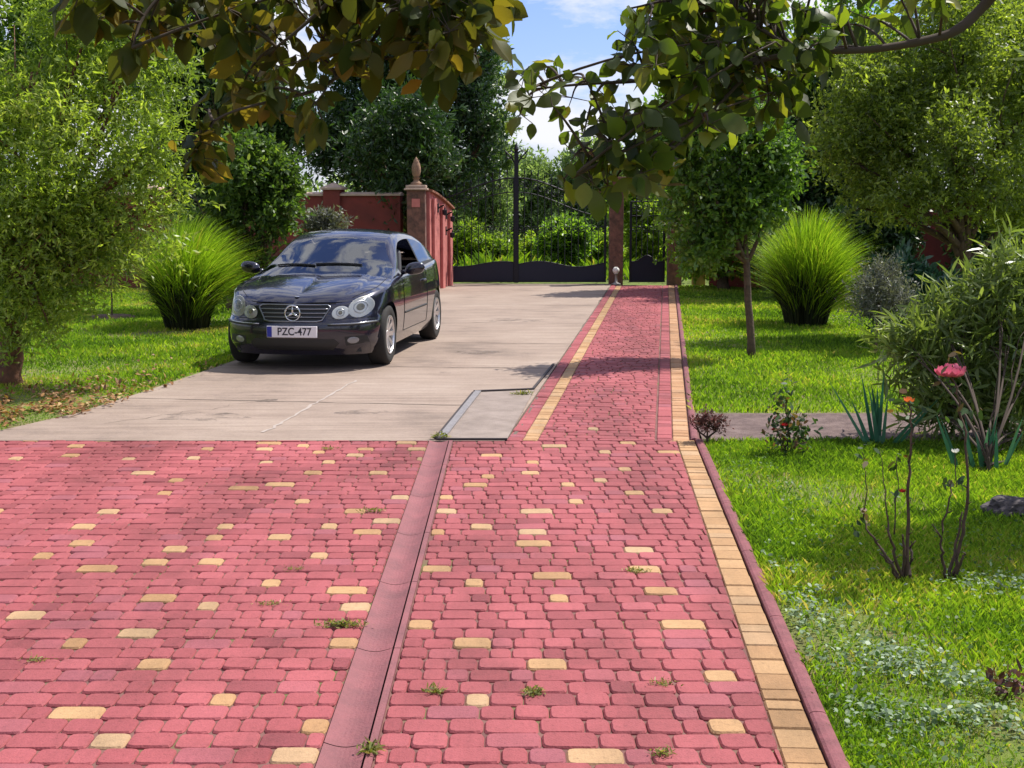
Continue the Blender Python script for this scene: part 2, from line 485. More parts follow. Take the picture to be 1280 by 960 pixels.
# the slab let into the drive, with a metal angle edge
slab = empty('concrete_slab', ((hA.x+hC.x)/2, (hA.y+hC.y)/2, 0))
tag(slab, 'pale concrete slab with metal edging let into the driveway beside the brick path', 'slab')
def loc2(o, p): return (p[0]-o.location.x, p[1]-o.location.y)
mb = MB(); mb.prism([loc2(slab, p) for p in (hA, hD, hC, hB)], .001, .006); mb.build('slab_surface', M_CON2, slab)
mb = MB()
def strip(mb, p, q, w, z0, z1, off=0.0):
    p, q = Vector(loc2(slab, p)), Vector(loc2(slab, q)); d = (q-p).normalized(); n = Vector((-d.y, d.x))
    mb.prism([p+n*off, q+n*off, q+n*(off+w), p+n*(off+w)], z0, z1)
strip(mb, hA, hB, .055, -.03, .022, -.062); mb.build('metal_edge', M_STEEL, slab)
mb = MB()
strip(mb, hB, hC, .035, -.03, .02); strip(mb, hA, hB, .02, -.03, .012, .0); strip(mb, hA, hD, .02, -.03, .010, -.02)
strip(mb, hC, drive(-.02, 4.6), .022, -.03, .012, .01)
mb.build('dark_edge', M_DARKST, slab)

# earth and lawns
def soil_mat(name, c0, c1, c2, sc=1.3):
    nt = NT(name); tc = nt.node('ShaderNodeTexCoord')
    n1 = nt.node('ShaderNodeTexNoise', Scale=sc, Detail=9.0, Roughness=.75); nt.ln(tc, 'Object', n1, 'Vector')
    r = ramp(nt, [(.36, c0), (.5, c1), (.66, c2)]); nt.ln(n1, 'Fac', r, 'Fac')
    p = nt.node('ShaderNodeBsdfPrincipled', Roughness=.95); nt.ln(r, 'Color', p, 'Base Color')
    n3 = nt.node('ShaderNodeTexNoise', Scale=35, Detail=8.0, Roughness=.8); nt.ln(tc, 'Object', n3, 'Vector')
    b = nt.node('ShaderNodeBump', Strength=.8, Distance=.03); nt.ln(n3, 'Fac', b, 'Height'); nt.ln(b, 'Normal', p, 'Normal')
    nt.ln(p, 'BSDF', nt.out, 'Surface'); return nt.mat
mb = MB(); mb.add([(-400,-60,-.07),(400,-60,-.07),(400,900,-.07),(-400,900,-.07)], [(0,1,2,3)])
mb.build('ground', soil_mat('earth', (.09,.10,.022), (.12,.17,.024), (.16,.20,.035), .8))['kind'] = 'structure'
M_LAWN = soil_mat('lawn_turf', (.25,.18,.09), (.17,.20,.045), (.19,.26,.03), 1.6)
M_PATH = soil_mat('stony_path', (.09,.058,.055), (.17,.115,.105), (.25,.18,.165), 4.0)
mb = MB()
k0, k1 = E0 + en*.192, E1 + en*.192
mb.add([(k0.x, k0.y, -.012), (k1.x, k1.y, -.012), (9, k1.y, -.012), (9, k0.y, -.012)], [(0,1,2,3)])
rr = [drive(1.40, .9), drive(1.40, 18.6)]
mb.add([(rr[0][0], 10.72, -.012), (14, 10.72, -.012), (14, 27.8, -.012), (rr[1][0], 27.8, -.012)], [(0,1,2,3)])
lp = [(-16, PAVE_Y-4)] + [(-5.3, PAVE_Y-4), (-5.31, PAVE_Y)] + [(p.x-.01, p.y) for p in edge[1:]] + [(-16, 28.6)]
mb.add([(p[0], p[1], -.014) for p in lp], [tuple(range(len(lp)))])
mb.build('lawn', M_LAWN)['kind'] = 'structure'
mb = MB()
mb.add([(k0.x-.0, 9.43, -.006), (14, 9.43, -.006), (14, 10.73, -.006), (drive(1.40, 1.2)[0], 10.73, -.006)], [(0,1,2,3)])
mb.build('garden_path', M_PATH)['kind'] = 'structure'

# grass blades
M_GRASS = foliage('grass_blades', [(0, (.050,.105,.016)), (.30, (.125,.235,.026)), (.68, (.23,.345,.036)), (.87, (.33,.34,.09)), (1, (.42,.33,.17))], trans=.50, tcol=(1.3,1.3,.35), rough=.6, spec=.2)
def inside_poly(P, poly):
    x, y = P[:,0], P[:,1]; ins = np.zeros(len(P), bool); n = len(poly)
    for i in range(n):
        x0, y0 = poly[i]; x1, y1 = poly[(i+1) % n]
        c = ((y0 > y) != (y1 > y)) & (x < (x1-x0)*(y-y0)/((y1-y0) if y1 != y0 else 1e-9) + x0)
        ins ^= c
    return ins
def fnoise(P, sc, seed):
    """cheap smooth noise from sines"""
    r_ = np.random.default_rng(seed); s = np.zeros(len(P))
    for k in range(8):
        a = r_.uniform(0, 2*PI); f = sc * r_.uniform(.5, 2.2)
        s += np.sin((P[:,0]*math.cos(a)+P[:,1]*math.sin(a))*f + r_.uniform(0, 6.28))
    return s / 4
def frustum(P, pad=1.6): return np.abs(P[:,0]) < P[:,1] * .388 + pad
def blades(name, poly, n, hmin, hmax, wid, seed, bald=-9, tuft=1):
    r_ = np.random.default_rng(seed)
    A = np.array(poly); lo, hi = A.min(0), A.max(0)
    # denser near the camera: sample y with p ~ 1/y
    yy = lo[1] * (hi[1]/lo[1]) ** r_.random(n * 3)
    P = np.stack([r_.uniform(lo[0], hi[0], n*3), yy], 1)
    P = P[frustum(P) & inside_poly(P, poly)]
    nz = fnoise(P, 2.2, seed); P = P[(nz + r_.normal(0, .35, len(P))) > bald][:n]
    n = len(P); D = P[:,1]
    nz = fnoise(P, 1.6, seed + 3)
    h = (hmin + (hmax-hmin) * r_.random(n)**1.6) * (1 + .35*nz) * (1 if seed != 13 else np.clip((D-11.2)/1.5, .25, 1))
    w = wid * np.maximum(1, D / 5.0) ** .8
    a = r_.uniform(0, 2*PI, n); ca, sa = np.cos(a), np.sin(a)
    lean = r_.uniform(.1, .9, n) * h; la = r_.uniform(0, 2*PI, n)
    z0 = -.015
    V = np.zeros((n, 4, 3))
    V[:,0] = np.stack([P[:,0]-ca*w, P[:,1]-sa*w, np.full(n, z0)], 1)
    V[:,1] = np.stack([P[:,0]+ca*w, P[:,1]+sa*w, np.full(n, z0)], 1)
    mx, my = P[:,0]+np.cos(la)*lean*.35, P[:,1]+np.sin(la)*lean*.35
    V[:,2] = np.stack([mx+ca*w*.7, my+sa*w*.7, z0+h*.65], 1)
    V[:,3] = np.stack([P[:,0]+np.cos(la)*lean, P[:,1]+np.sin(la)*lean, z0+h], 1)
    rnd = np.clip(.42 + .30*fnoise(P, 1.9, seed+9) + .12*fnoise(P, 7, seed+10) + r_.normal(0, .2, n), 0, 1)
    o = np_mesh(name, V.reshape(-1,3), 4, n, np.arange(n*4), [M_GRASS], {'rnd': ('FACE', rnd)})
    o['kind'] = 'stuff'
    return o
blades('lawn_grass', [(k1.x, k1.y), (5.2, k1.y), (5.2, 9.43), (k0.x, 9.43)], 260000, .012, .058, .0017, 11, bald=-.22)
blades('lawn_grass', [(drive(1.42, 1.0)[0], 10.78), (11.5, 10.78), (11.5, 27.6), (drive(1.42, 18.4)[0], 27.6)], 165000, .02, .06, .003, 12)
blades('lawn_grass', [(-12, 9.6), (-4.1, 9.5)] + [(p.x-.04, p.y) for p in edge[2:]] + [(-12, 28.5)], 150000, .02, .06, .003, 13, bald=-.9)
blades('meadow_grass', [(-6, 29.6), (8, 29.6), (9, 41), (-8, 41)], 9000, .18, .52, .0022, 14)
# ================================================================== the car (front at local Y=0, rear at +Y, 4.34 m long)
M_PAINT = simple('navy_paint', (.010,.009,.024), rough=.24, metal=.35, coat=1.0)
M_PLAST = simple('black_plastic', (.012,.012,.013), rough=.55)
M_GAP = simple('shut_line', (.002,.002,.003), rough=.9)
M_CHROME = simple('chrome', (.62,.63,.66), rough=.16, metal=1.0)
M_CHROME2 = simple('grille_chrome', (.26,.27,.30), rough=.28, metal=1.0)
M_ALLOY = simple('alloy_silver', (.70,.70,.72), rough=.32, metal=.85)
M_TYRE = simple('tyre_rubber', (.018,.017,.016), rough=.85, bump=.3, bscale=120)
M_REFL = simple('lamp_reflector', (.96,.94,.86), rough=.32, metal=.6)
M_FOG = simple('fog_lens', (.22,.22,.23), rough=.15, coat=1.0)
M_BULB = simple('bulb_glass', (.50,.46,.33), rough=.2)
M_SEAT = simple('seat_leather', (.10,.10,.11), rough=.6)
M_DASH = simple('dash_vinyl', (.030,.032,.038), rough=.6)
M_PLATE = simple('plate_white', (.78,.74,.78), rough=.4)
M_BLUE = simple('plate_blue', (.01,.02,.30), rough=.4)
M_INK = simple('plate_ink', (.015,.012,.03), rough=.5)
def glass_mat(name, tint, ior_fac=.12, white=0.0):
    nt = NT(name)
    tr = nt.node('ShaderNodeBsdfTransparent'); tr.inputs['Color'].default_value = (*tint, 1)
    gl = nt.node('ShaderNodeBsdfGlossy', Roughness=.02); gl.inputs['Color'].default_value = (.95,.97,1,1)
    lw = nt.node('ShaderNodeFresnel', IOR=1.6)
    ad = nt.node('ShaderNodeMath', operation='ADD', use_clamp=True); ad.inputs[1].default_value = ior_fac
    nt.ln(lw, 'Fac', ad, 0)
    ms = nt.node('ShaderNodeMixShader'); nt.ln(ad, 'Value', ms, 'Fac')
    nt.ln(tr, 'BSDF', ms, 1); nt.ln(gl, 'BSDF', ms, 2); nt.ln(ms, 'Shader', nt.out, 'Surface'); return nt.mat
M_WIND = glass_mat('windscreen_glass', (.66,.73,.72), .11)
M_SIDEG = glass_mat('tinted_side_glass', (.22,.26,.25), .04)
M_DOORG = glass_mat('door_glass', (.35,.38,.38), -.035)
M_LENS = glass_mat('headlamp_lens', (.96,.96,.93), -.025)

def catmull(pts, per=16):
    P = [np.array(p, float) for p in pts]; out = []
    P = [2*P[0]-P[1]] + P + [2*P[-1]-P[-2]]
    for i in range(1, len(P)-2):
        for k in range(per):
            t = k / per
            out.append(.5*((2*P[i]) + (-P[i-1]+P[i+1])*t + (2*P[i-1]-5*P[i]+4*P[i+1]-P[i+2])*t*t + (-P[i-1]+3*P[i]-3*P[i+1]+P[i+2])*t**3))
    out.append(P[-2]); return np.array(out)
def itp(x, tab): return float(np.interp(x, [a for a, b in tab], [b for a, b in tab]))
def smooth_tab(tab, per=10):
    c = catmull(tab, per); return [(a, b) for a, b in c]

CX, CY, CROT = -2.24, 13.40, -math.radians(7.3)
car = empty('parked_car', (CX, CY, 0), CROT)
tag(car, 'dark navy coupe with round twin headlights parked on the concrete driveway', 'car')

plan = catmull([(0,0),(.20,.012),(.40,.05),(.56,.115),(.685,.20),(.765,.31),(.822,.47),(.856,.775),(.860,1.2),(.864,2.0),(.866,3.0),(.860,3.5),(.815,3.9),(.72,4.14),(.56,4.275),(.3,4.335),(0,4.343)], 14)
seg = np.r_[0, np.cumsum(np.linalg.norm(np.diff(plan, axis=0), axis=1))]
NS = 190
ss = np.linspace(0, seg[-1], NS)
PX, PY = np.interp(ss, seg, plan[:,0]), np.interp(ss, seg, plan[:,1])
tx, ty = np.gradient(PX), np.gradient(PY); ln_ = np.hypot(tx, ty); NX, NY = ty/ln_, -tx/ln_
ZT = smooth_tab([(0,.690),(.05,.692),(.12,.705),(.22,.735),(.35,.765),(.6,.808),(1.0,.868),(1.4,.905),(2.0,.93),(2.7,.955),(3.4,.985),(4.0,1.0),(4.25,.99),(4.343,.985)])
ZB = [(0,.165),(.3,.16),(.9,.17),(3.4,.19),(4.0,.22),(4.343,.27)]
IS = smooth_tab([(.15,.085),(.2,.06),(.28,.028),(.36,.014),(.48,.004),(.6,.0),(.7,.004),(.8,.014),(.9,.03),(1.05,.06)])
IF = smooth_tab([(.15,.09),(.2,.06),(.26,.02),(.34,.004),(.43,.0),(.50,.008),(.535,.03),(.56,.042),(.62,.06),(.68,.085),(.74,.12),(.85,.20)])
IR = smooth_tab([(.2,.10),(.3,.03),(.4,.0),(.55,.0),(.62,.03),(.8,.05),(1.0,.10)])
NV = 40
def sst(x, a, b):
    t = min(1, max(0, (x-a)/(b-a))); return t*t*(3-2*t)
def side_pt(i, v):
    L = PY[i]; zb, zt = itp(L, ZB), itp(L, ZT)
    z = zb + (zt - zb) * v
    ff = 1 - sst(L, .12, .75); fr = sst(L, 3.8, 4.25)
    ins = itp(z, IS)*(1-ff)*(1-fr) + itp(z, IF)*ff + itp(z, IR)*fr
    # rounded shoulder
    q = max(0, (v - .93)/.07); ins += .022 * (1 - math.sqrt(max(0, 1 - q*q)))
    # character groove low on the flanks
    return Vector((max(0, PX[i] - NX[i]*ins) if i not in (0, NS-1) else 0, PY[i] - NY[i]*ins, z))
SIDE = [[side_pt(i, k/(NV-1)) for k in range(NV)] for i in range(NS)]

body = bmesh.new()
mi_paint, mi_gap = 0, 1
def add_grid(bm, g, mi=0, mirror=True):
    for sgn in ((1, -1) if mirror else (1,)):
        vv = [[bm.verts.new((p[0]*sgn, p[1], p[2])) for p in row] for row in g]
        for a in range(len(vv)-1):
            for b in range(len(vv[0])-1):
                q = [vv[a][b], vv[a+1][b], vv[a+1][b+1], vv[a][b+1]]
                try:
                    f = bm.faces.new(q if sgn == 1 else q[::-1]); f.material_index = mi; f.smooth = True
                except ValueError: pass
add_grid(body, SIDE)
# hood: Coons patch between leading edge, wing line, cowl and centre line
top = [SIDE[i][NV-1] for i in range(NS)]
ic = min(range(NS//2), key=lambda i: abs(PX[i]-.60)); iw = min(range(NS//2), key=lambda i: abs(PY[i]-1.42))
HC = smooth_tab([(top[0].y, top[0].z),(.20,.752),(.40,.805),(.7,.862),(1.0,.908),(1.28,.945)])
NA, NB = 22, 36
front = [top[int(round(ic*a/(NA-1)))] for a in range(NA)]
side = []
for b in range(NB):
    f_ = ic + (iw-ic)*b/(NB-1); i0 = int(f_); t_ = f_-i0
    side.append(top[i0].lerp(top[min(i0+1, NS-1)], t_))
cy0, cy1 = top[0].y, 1.28
cen = [Vector((0, cy0+(cy1-cy0)*b/(NB-1), itp(cy0+(cy1-cy0)*b/(NB-1), HC))) for b in range(NB)]
cowl = [cen[-1].lerp(side[-1], a/(NA-1)) + Vector((0, 0, .028*math.sin(PI*.5*(1-a/(NA-1)))*(a/(NA-1)))) for a in range(NA)]
H = []
for a in range(NA):
    u_ = a/(NA-1); row = []
    for b in range(NB):
        w_ = b/(NB-1)
        p = front[a]*(1-w_)+cowl[a]*w_ + cen[b]*(1-u_)+side[b]*u_ - (front[0]*(1-u_)*(1-w_)+front[-1]*u_*(1-w_)+cowl[0]*(1-u_)*w_+cowl[-1]*u_*w_)
        p = p.copy()
        arch = .034*math.sin(PI*min(1,u_*1.02))*math.sin(PI*min(1, .12+w_*.8))      # crown over the wings
        ridge = -.010*math.exp(-((u_-.70)/.05)**2)*sst(w_, .05, .3)                  # soft crease of the bonnet
        p.z += arch + ridge
        row.append(p)
    H.append(row)
add_grid(body, H)
# rear deck cap
idk = min(range(NS//2, NS), key=lambda i: abs(PY[i]-4.0))
g = []
for i in range(idk, NS):
    p = top[i]; g.append([p, Vector((p.x*.5, p.y-.0, p.z+.012)), Vector((0, p.y-.02 if p.x > .02 else p.y, p.z+.016))])
add_grid(body, g)
bmesh.ops.remove_doubles(body, verts=body.verts, dist=.0008)
bmesh.ops.recalc_face_normals(body, faces=body.faces)
BV = BVHTree.FromBMesh(body)
def fz(x, z, off=.004):
    h = BV.ray_cast(Vector((x, -1, z)), Vector((0, 1, 0)))
    return Vector((x, h[0].y - off, z)) if h[0] else Vector((x, .3, z))
def sz(L, z, s=1, off=.003):
    h = BV.ray_cast(Vector((2*s, L, z)), Vector((-s, 0, 0)))
    return Vector((h[0].x + off*s, L, z)) if h[0] else Vector((.86*s, L, z))
def tz(x, L, off=.003):
    h = BV.ray_cast(Vector((x, L, 2)), Vector((0, 0, -1)))
    return Vector((x, L, h[0].z + off)) if h[0] else Vector((x, L, .8))

def bisect_local(bm, co, no, test):
    fs = [f for f in bm.faces if test(f.calc_center_median())]
    geom = fs + list({e for f in fs for e in f.edges}) + list({v for f in fs for v in f.verts})
    bmesh.ops.bisect_plane(bm, geom=geom, dist=1e-5, plane_co=co, plane_no=no)
AX = (.775, 3.49); WR = .318; AR = .352
for ax in AX:
    for k in range(14):
        a = PI * (k + .5) / 14 - .25 + .5*((k+.5)/14 - .5)*0
        c = Vector((0, ax + AR*math.cos(a), .318 + AR*math.sin(a)))
        bisect_local(body, c, Vector((0, math.cos(a), math.sin(a))), lambda p: abs(p.y-ax) < .55 and p.z < .75 and abs(p.x) > .5)
    ap = AR / math.cos(PI/28)
    dl = [f for f in body.faces if abs(f.calc_center_median().x) > .45 and f.calc_center_median().z < .72 and
          ((f.calc_center_median().y-ax)**2 + (f.calc_center_median().z-.318)**2 < (AR+.002)**2 or (abs(f.calc_center_median().y-ax) < AR*.995 and f.calc_center_median().z < .318))]
    bmesh.ops.delete(body, geom=dl, context='FACES')
# door panels cut out as meshes of their own
DL0, DL1, DZ = 1.46, 2.78, .30
for c, n_ in ((DL0, 1), (DL1, 1)): bisect_local(body, Vector((0, c, 0)), Vector((0, 1, 0)), lambda p: abs(p.y-c) < .06 and p.z > .1)
bisect_local(body, Vector((0, 0, DZ)), Vector((0, 0, 1)), lambda p: DL0-.1 < p.y < DL1+.1 and p.z < .5)
doors = {}
for s in (1, -1):
    db = bmesh.new(); vm = {}
    sel = []
    for f in body.faces:
        c = f.calc_center_median()
        if c.x*s > .7 and DL0 < c.y < DL1 and c.z > DZ:
            sel.append(f); q = []
            for v in f.verts:
                if v.index not in vm or True:
                    k = tuple(round(t, 5) for t in v.co)
                    if k not in vm: vm[k] = db.verts.new(v.co)
                    q.append(vm[k])
            try: nf = db.faces.new(q); nf.smooth = True
            except ValueError: pass
    bmesh.ops.delete(body, geom=sel, context='FACES')
    me = bpy.data.meshes.new('door'); db.to_mesh(me); db.free()
    doors[s] = link('door', me, car, [M_PAINT])

# ---- greenhouse
ZR = smooth_tab([(1.02,.84),(1.22,.945),(1.45,1.075),(1.70,1.208),(1.90,1.308),(2.02,1.350),(2.20,1.383),(2.45,1.403),(2.70,1.406),(3.0,1.393),(3.3,1.355),(3.6,1.285),(3.9,1.175),(4.15,1.075),(4.28,1.005)], 12)
CR = [(1.0,.13),(1.7,.125),(1.95,.085),(2.2,.050),(2.6,.045),(3.2,.05),(3.6,.08),(4.2,.09)]
KT = .50
st_L = [1.02,1.08,1.14,1.2,1.26,1.32,1.38,1.44,1.5,1.56,1.62,1.68,1.74,1.80,1.85,1.90,1.94,1.98,2.03,2.08,2.14,2.2,2.3,2.4,2.5,2.6,2.68,2.74,2.80,2.86,2.95,3.05,3.15,3.25,3.35,3.42,3.47,3.52,3.6,3.7,3.8,3.9,4.0,4.08,4.15,4.22,4.28]
NSd, NF, NT_ = 9, 5, 16
def gh_section(L):
    i = min(range(NS), key=lambda q: abs(top[q].y - L) + (0 if abs(q-NS/2) < NS*.42 else 9))
    wb = float(np.interp(L, [top[q].y for q in range(iw-40, idk+25)], [top[q].x for q in range(iw-40, idk+25)]))
    zt = itp(L, ZT); zr = itp(L, ZR); h = max(.012, zr - zt)
    wb -= .012
    cr = min(itp(L, CR), .62*h); zc = zt + h - cr
    yc = wb - .01 - KT*(zc - zt) - .10*(zc-zt)**2
    r_ = min(.075, (zc-zt)*.4)
    def sidep(z): return Vector((wb - .01*min(1, (z-zt)/.05) - KT*(z-zt)*(.9+.1*(z-zt)/max(.01, zc-zt)) , L, z))
    def topp(x): return Vector((x, L, zr - cr*(x/yc)**2))
    pts = [sidep(zt - .004 + (zc - r_ - zt + .004)*k/(NSd-1)) for k in range(NSd)]
    p0, p2 = pts[-1], topp(max(.02, yc - r_*1.1)); p1 = Vector((yc, L, zc + .012*min(1,h/.3)))
    for k in range(1, NF+1):
        t = k/(NF+1); pts.append(p0*(1-t)**2 + p1*2*t*(1-t) + p2*t*t)
    for k in range(NT_): pts.append(topp(p2.x*(1 - k/(NT_-1))))
    return pts
GH = [gh_section(L) for L in st_L]
NPT = len(GH[0]); iL = {L: k for k, L in enumerate(st_L)}
parts_g = {}
def gface(a, b):
    """which piece of the greenhouse the grid cell belongs to"""
    L = (st_L[a] + st_L[a+1]) / 2
    if b >= NSd + NF - 1 + 1:       # top
        xm = abs(GH[a][b].x)
        if L < 1.94: return 'windscreen' if b >= NSd+NF else 'roof'
        if L > 3.42 and L < 4.15: return 'rear_window' if b >= NSd+NF+1 else 'roof'
        return 'roof'
    if 1 <= b < NSd - 1:
        if 1.62 < L < 2.74: return 'door_window' if 2 <= b or True else 'trim'
        if 2.80 < L < 3.52: return 'quarter_window'
        if 2.74 < L < 2.80: return 'trim'
    if b < 1 and 1.5 < L < 3.6: return 'trim'
    return 'roof'
gb = {}
for s in (1, -1):
    for a in range(len(st_L)-1):
        for b in range(NPT-1):
            nm = gface(a, b)
            key = nm if nm in ('windscreen', 'roof', 'rear_window') else (nm, s)
            M_ = gb.setdefault(key, {'v': {}, 'V': [], 'F': []})
            q = []
            for (i, j) in ((a, b), (a+1, b), (a+1, b+1), (a, b+1)):
                p = GH[i][j]; c = (round(p.x*s, 4), round(p.y, 4), round(p.z, 4))
                if c not in M_['v']: M_['v'][c] = len(M_['V']); M_['V'].append((p.x*s, p.y, p.z))
                q.append(M_['v'][c])
            q = [q[k] for k in range(4) if q[k] != q[k-1]]
            if len(q) > 2: M_['F'].append(q if s == 1 else q[::-1])
def gobj(key, name, mat, parent):
    me = bpy.data.meshes.new(name); me.from_pydata(gb[key]['V'], [], gb[key]['F'])
    me.polygons.foreach_set('use_smooth', [True]*len(me.polygons))
    return link(name, me, parent, [mat])
gobj('roof', 'roof', M_PAINT, car)
ws = gobj('windscreen', 'windscreen', M_WIND, car)
gobj('rear_window', 'rear_window', M_SIDEG, car)
for s in (1, -1):
    gobj(('trim', s), 'window_trim', M_PLAST, car)
    if s == -1: gobj(('door_window', s), 'window_pane', M_DOORG, doors[s])      # the driver's window is wound down
    gobj(('quarter_window', s), 'quarter_window', M_SIDEG, car)
# body object
me = bpy.data.meshes.new('body'); body.to_mesh(me)
bodyo = link('body', me, car, [M_PAINT, M_GAP])

# shut lines and seams
mb = MB()
hl = [fz(x, float(np.interp(abs(x), [0,.36,.46,.6], [.682,.684,.69,.71])), .001) for x in np.linspace(-.42, .42, 25)]
mb.tube(hl, .005, 5)
for s in (1, -1):
    seam = [H[int((NA-1)*.93)][b] for b in range(4, NB)]
    mb.tube([(p.x*s, p.y, p.z+.0005) for p in seam], .0035, 5)
    for L in (DL0, DL1): mb.tube([sz(L, z, s, .0) for z in np.linspace(DZ, .88 if L < 2 else .93, 14)], .0045, 5)
    mb.tube([sz(L, DZ, s, .0) for L in np.linspace(DL0, DL1, 12)], .0045, 5)
    mb.tube([fz(s*x, z, .0005) for x, z in ((.40,.545),(.5,.535),(.6,.535),(.68,.54),(.74,.55))], .004, 5)
mb.build('shut_lines', M_GAP, bodyo)

# grille
def outline(pts, off):
    return [fz(x, z, off) for x, z in pts]
def dens(pts, n=6):
    o = []
    for i in range(len(pts)):
        a, b = pts[i], pts[(i+1) % len(pts)]
        for k in range(n): o.append((a[0]+(b[0]-a[0])*k/n, a[1]+(b[1]-a[1])*k/n))
    return o
GP = [(-.345,.678),(.345,.678),(.375,.655),(.30,.525),(.25,.515),(-.25,.515),(-.30,.525),(-.375,.655)]
GPd = dens(GP, 7)
mb = MB(); c0 = (0, .6); rings = []
for r_ in (1, .75, .5, .25): rings.append([fz(c0[0]+(x-c0[0])*r_, c0[1]+(z-c0[1])*r_, .002) for x, z in GPd])
vs = [p for rg in rings for p in rg] + [fz(*c0, .002)]; n = len(GPd)
fs = [(k*n+i, k*n+(i+1)%n, (k+1)*n+(i+1)%n, (k+1)*n+i) for k in range(3) for i in range(n)] + [(3*n+i, 3*n+(i+1)%n, 4*n) for i in range(n)]
mb.add(vs, fs); grille = mb.build('grille', M_PLAST, car, smooth=True)
mb = MB(); mb.tube(outline(GPd, .008), .0075, 6, closed=True)
grf = mb.build('chrome_surround', M_CHROME2, grille, smooth=True)
mb = MB()
for z in (.556, .596, .637):
    hw = .375 - (.655-z)*.55; mb = MB()
    mb.tube([fz(x, z, .010) for x in np.linspace(-hw+.01, hw-.01, 22)], .0065, 6)
    mb.build('slat', M_CHROME2, grille, smooth=True)
mb = MB()
ec = fz(0, .597, .030); er = .078
mb.tube([ec + Vector((er*math.cos(a), (er*math.sin(a))*.42*0+.0, er*math.sin(a))) for a in np.linspace(0, 2*PI, 33)[:-1]], .0085, 6, closed=True)
for k in range(3):
    a = PI/2 + k*2*PI/3
    mb.tube([ec, ec + Vector((er*math.cos(a), 0, er*math.sin(a)))], [.017, .005], 6)
mb.build('star_emblem', M_CHROME, grille, smooth=True)
mb = MB(); p = tz(0, .20, .002); mb.lathe([(0,.006),(.02,.005),(.028,0)], 16, (p.x, p.y, p.z)); mb.build('hood_badge', M_CHROME, car, smooth=True)

# headlights: a big oval and a small one run together
def ell(cx, cz, rx, rz, rot, n=28):
    return [(cx + rx*math.cos(a)*math.cos(rot) - rz*math.sin(a)*math.sin(rot), cz + rx*math.cos(a)*math.sin(rot) + rz*math.sin(a)*math.cos(rot)) for a in np.linspace(0, 2*PI, n+1)[:-1]]
def patch(mb, pts, cxz, off, dome, nr=6, mi=0):
    n = len(pts); vs = []
    for k in range(nr):
        r_ = 1 - k/nr
        for x, z in pts: vs.append(fz(cxz[0]+(x-cxz[0])*r_, cxz[1]+(z-cxz[1])*r_, off + dome*(1-r_*r_)))
    vs.append(fz(*cxz, off+dome))
    fs = [(k*n+i, k*n+(i+1)%n, (k+1)*n+(i+1)%n, (k+1)*n+i) for k in range(nr-1) for i in range(n)] + [((nr-1)*n+i, (nr-1)*n+(i+1)%n, nr*n) for i in range(n)]
    mb.add(vs, fs, mi)
for s in (1, -1):
    hd = MB()
    big = ell(s*.655, .650, .116, .097, s*.55); sm = ell(s*.475, .600, .083, .064, s*.25)
    bigo = ell(s*.655, .650, .130, .110, s*.55); smo = ell(s*.475, .600, .096, .077, s*.25)
    patch(hd, bigo, (s*.655, .652), .002, .004); patch(hd, smo, (s*.475, .600), .0015, .004)
    h = hd.build('headlight', M_PAINT, car, smooth=True)
    for (ol_, cc, rr, br, dm) in ((big, (s*.655,.652), .060, .036, .022), (sm, (s*.475,.600), .036, .02, .018)):
        mb = MB(); patch(mb, ol_, cc, .007, -.0); rf_ = mb.build('reflector', M_REFL, h, smooth=True)
        mb = MB(); mb.tube([fz(cc[0]+rr*math.cos(a), cc[1]+rr*math.sin(a), .011) for a in np.linspace(0, 2*PI, 21)[:-1]], .006, 5, closed=True)
        mb.build('bulb_ring', M_ALLOY, h, smooth=True)
        mb = MB(); patch(mb, ell(cc[0], cc[1], br, br, 0, 14), cc, .012, .010, 3); mb.build('bulb', M_BULB, h, smooth=True)
        mb = MB(); patch(mb, ol_, cc, .009, dm*.7); mb.build('lens', M_LENS, h, smooth=True)
# bumper details
mb = MB()
for s in (1, -1):
    pts = [fz(s*x, z, .004) for x, z in ((.36,.475),(.45,.476),(.55,.478),(.64,.482),(.70,.486),(.745,.490))] + [sz(L, .492, s, .004) for L in (.36,.40)]
    mb.tube(pts, .012, 6)
    mb.build('bumper_moulding', M_PLAST, car, smooth=True); mb = MB()
mb = MB()
for s in (1, -1):
    pts = [fz(s*x, z, .008) for x, z in ((.36,.487),(.45,.488),(.55,.490),(.64,.494),(.70,.498),(.745,.502))] + [sz(L, .504, s, .008) for L in (.36,.40)]
    mb.tube(pts, .0045, 5)
    mb.build('bumper_chrome', M_CHROME, car, smooth=True); mb = MB()
mb = MB()
ip = dens([(-.42,.335),(.42,.335),(.47,.29),(.40,.215),(-.40,.215),(-.47,.29)], 6)
patch(mb, ip, (0,.27), .003, 0); mb.build('lower_intake', M_PLAST, car, smooth=True)
for s in (1, -1):
    mb = MB(); patch(mb, dens([(s*.52,.355),(s*.72,.365),(s*.74,.29),(s*.53,.26)], 5), (s*.62,.315), .0025, 0)
    fh = mb.build('fog_light', M_PLAST, car, smooth=True)
    mb = MB(); patch(mb, ell(s*.60,.318,.055,.034,s*.1,18), (s*.60,.318), .006, .006, 3); mb.build('lens', M_FOG, fh, smooth=True)
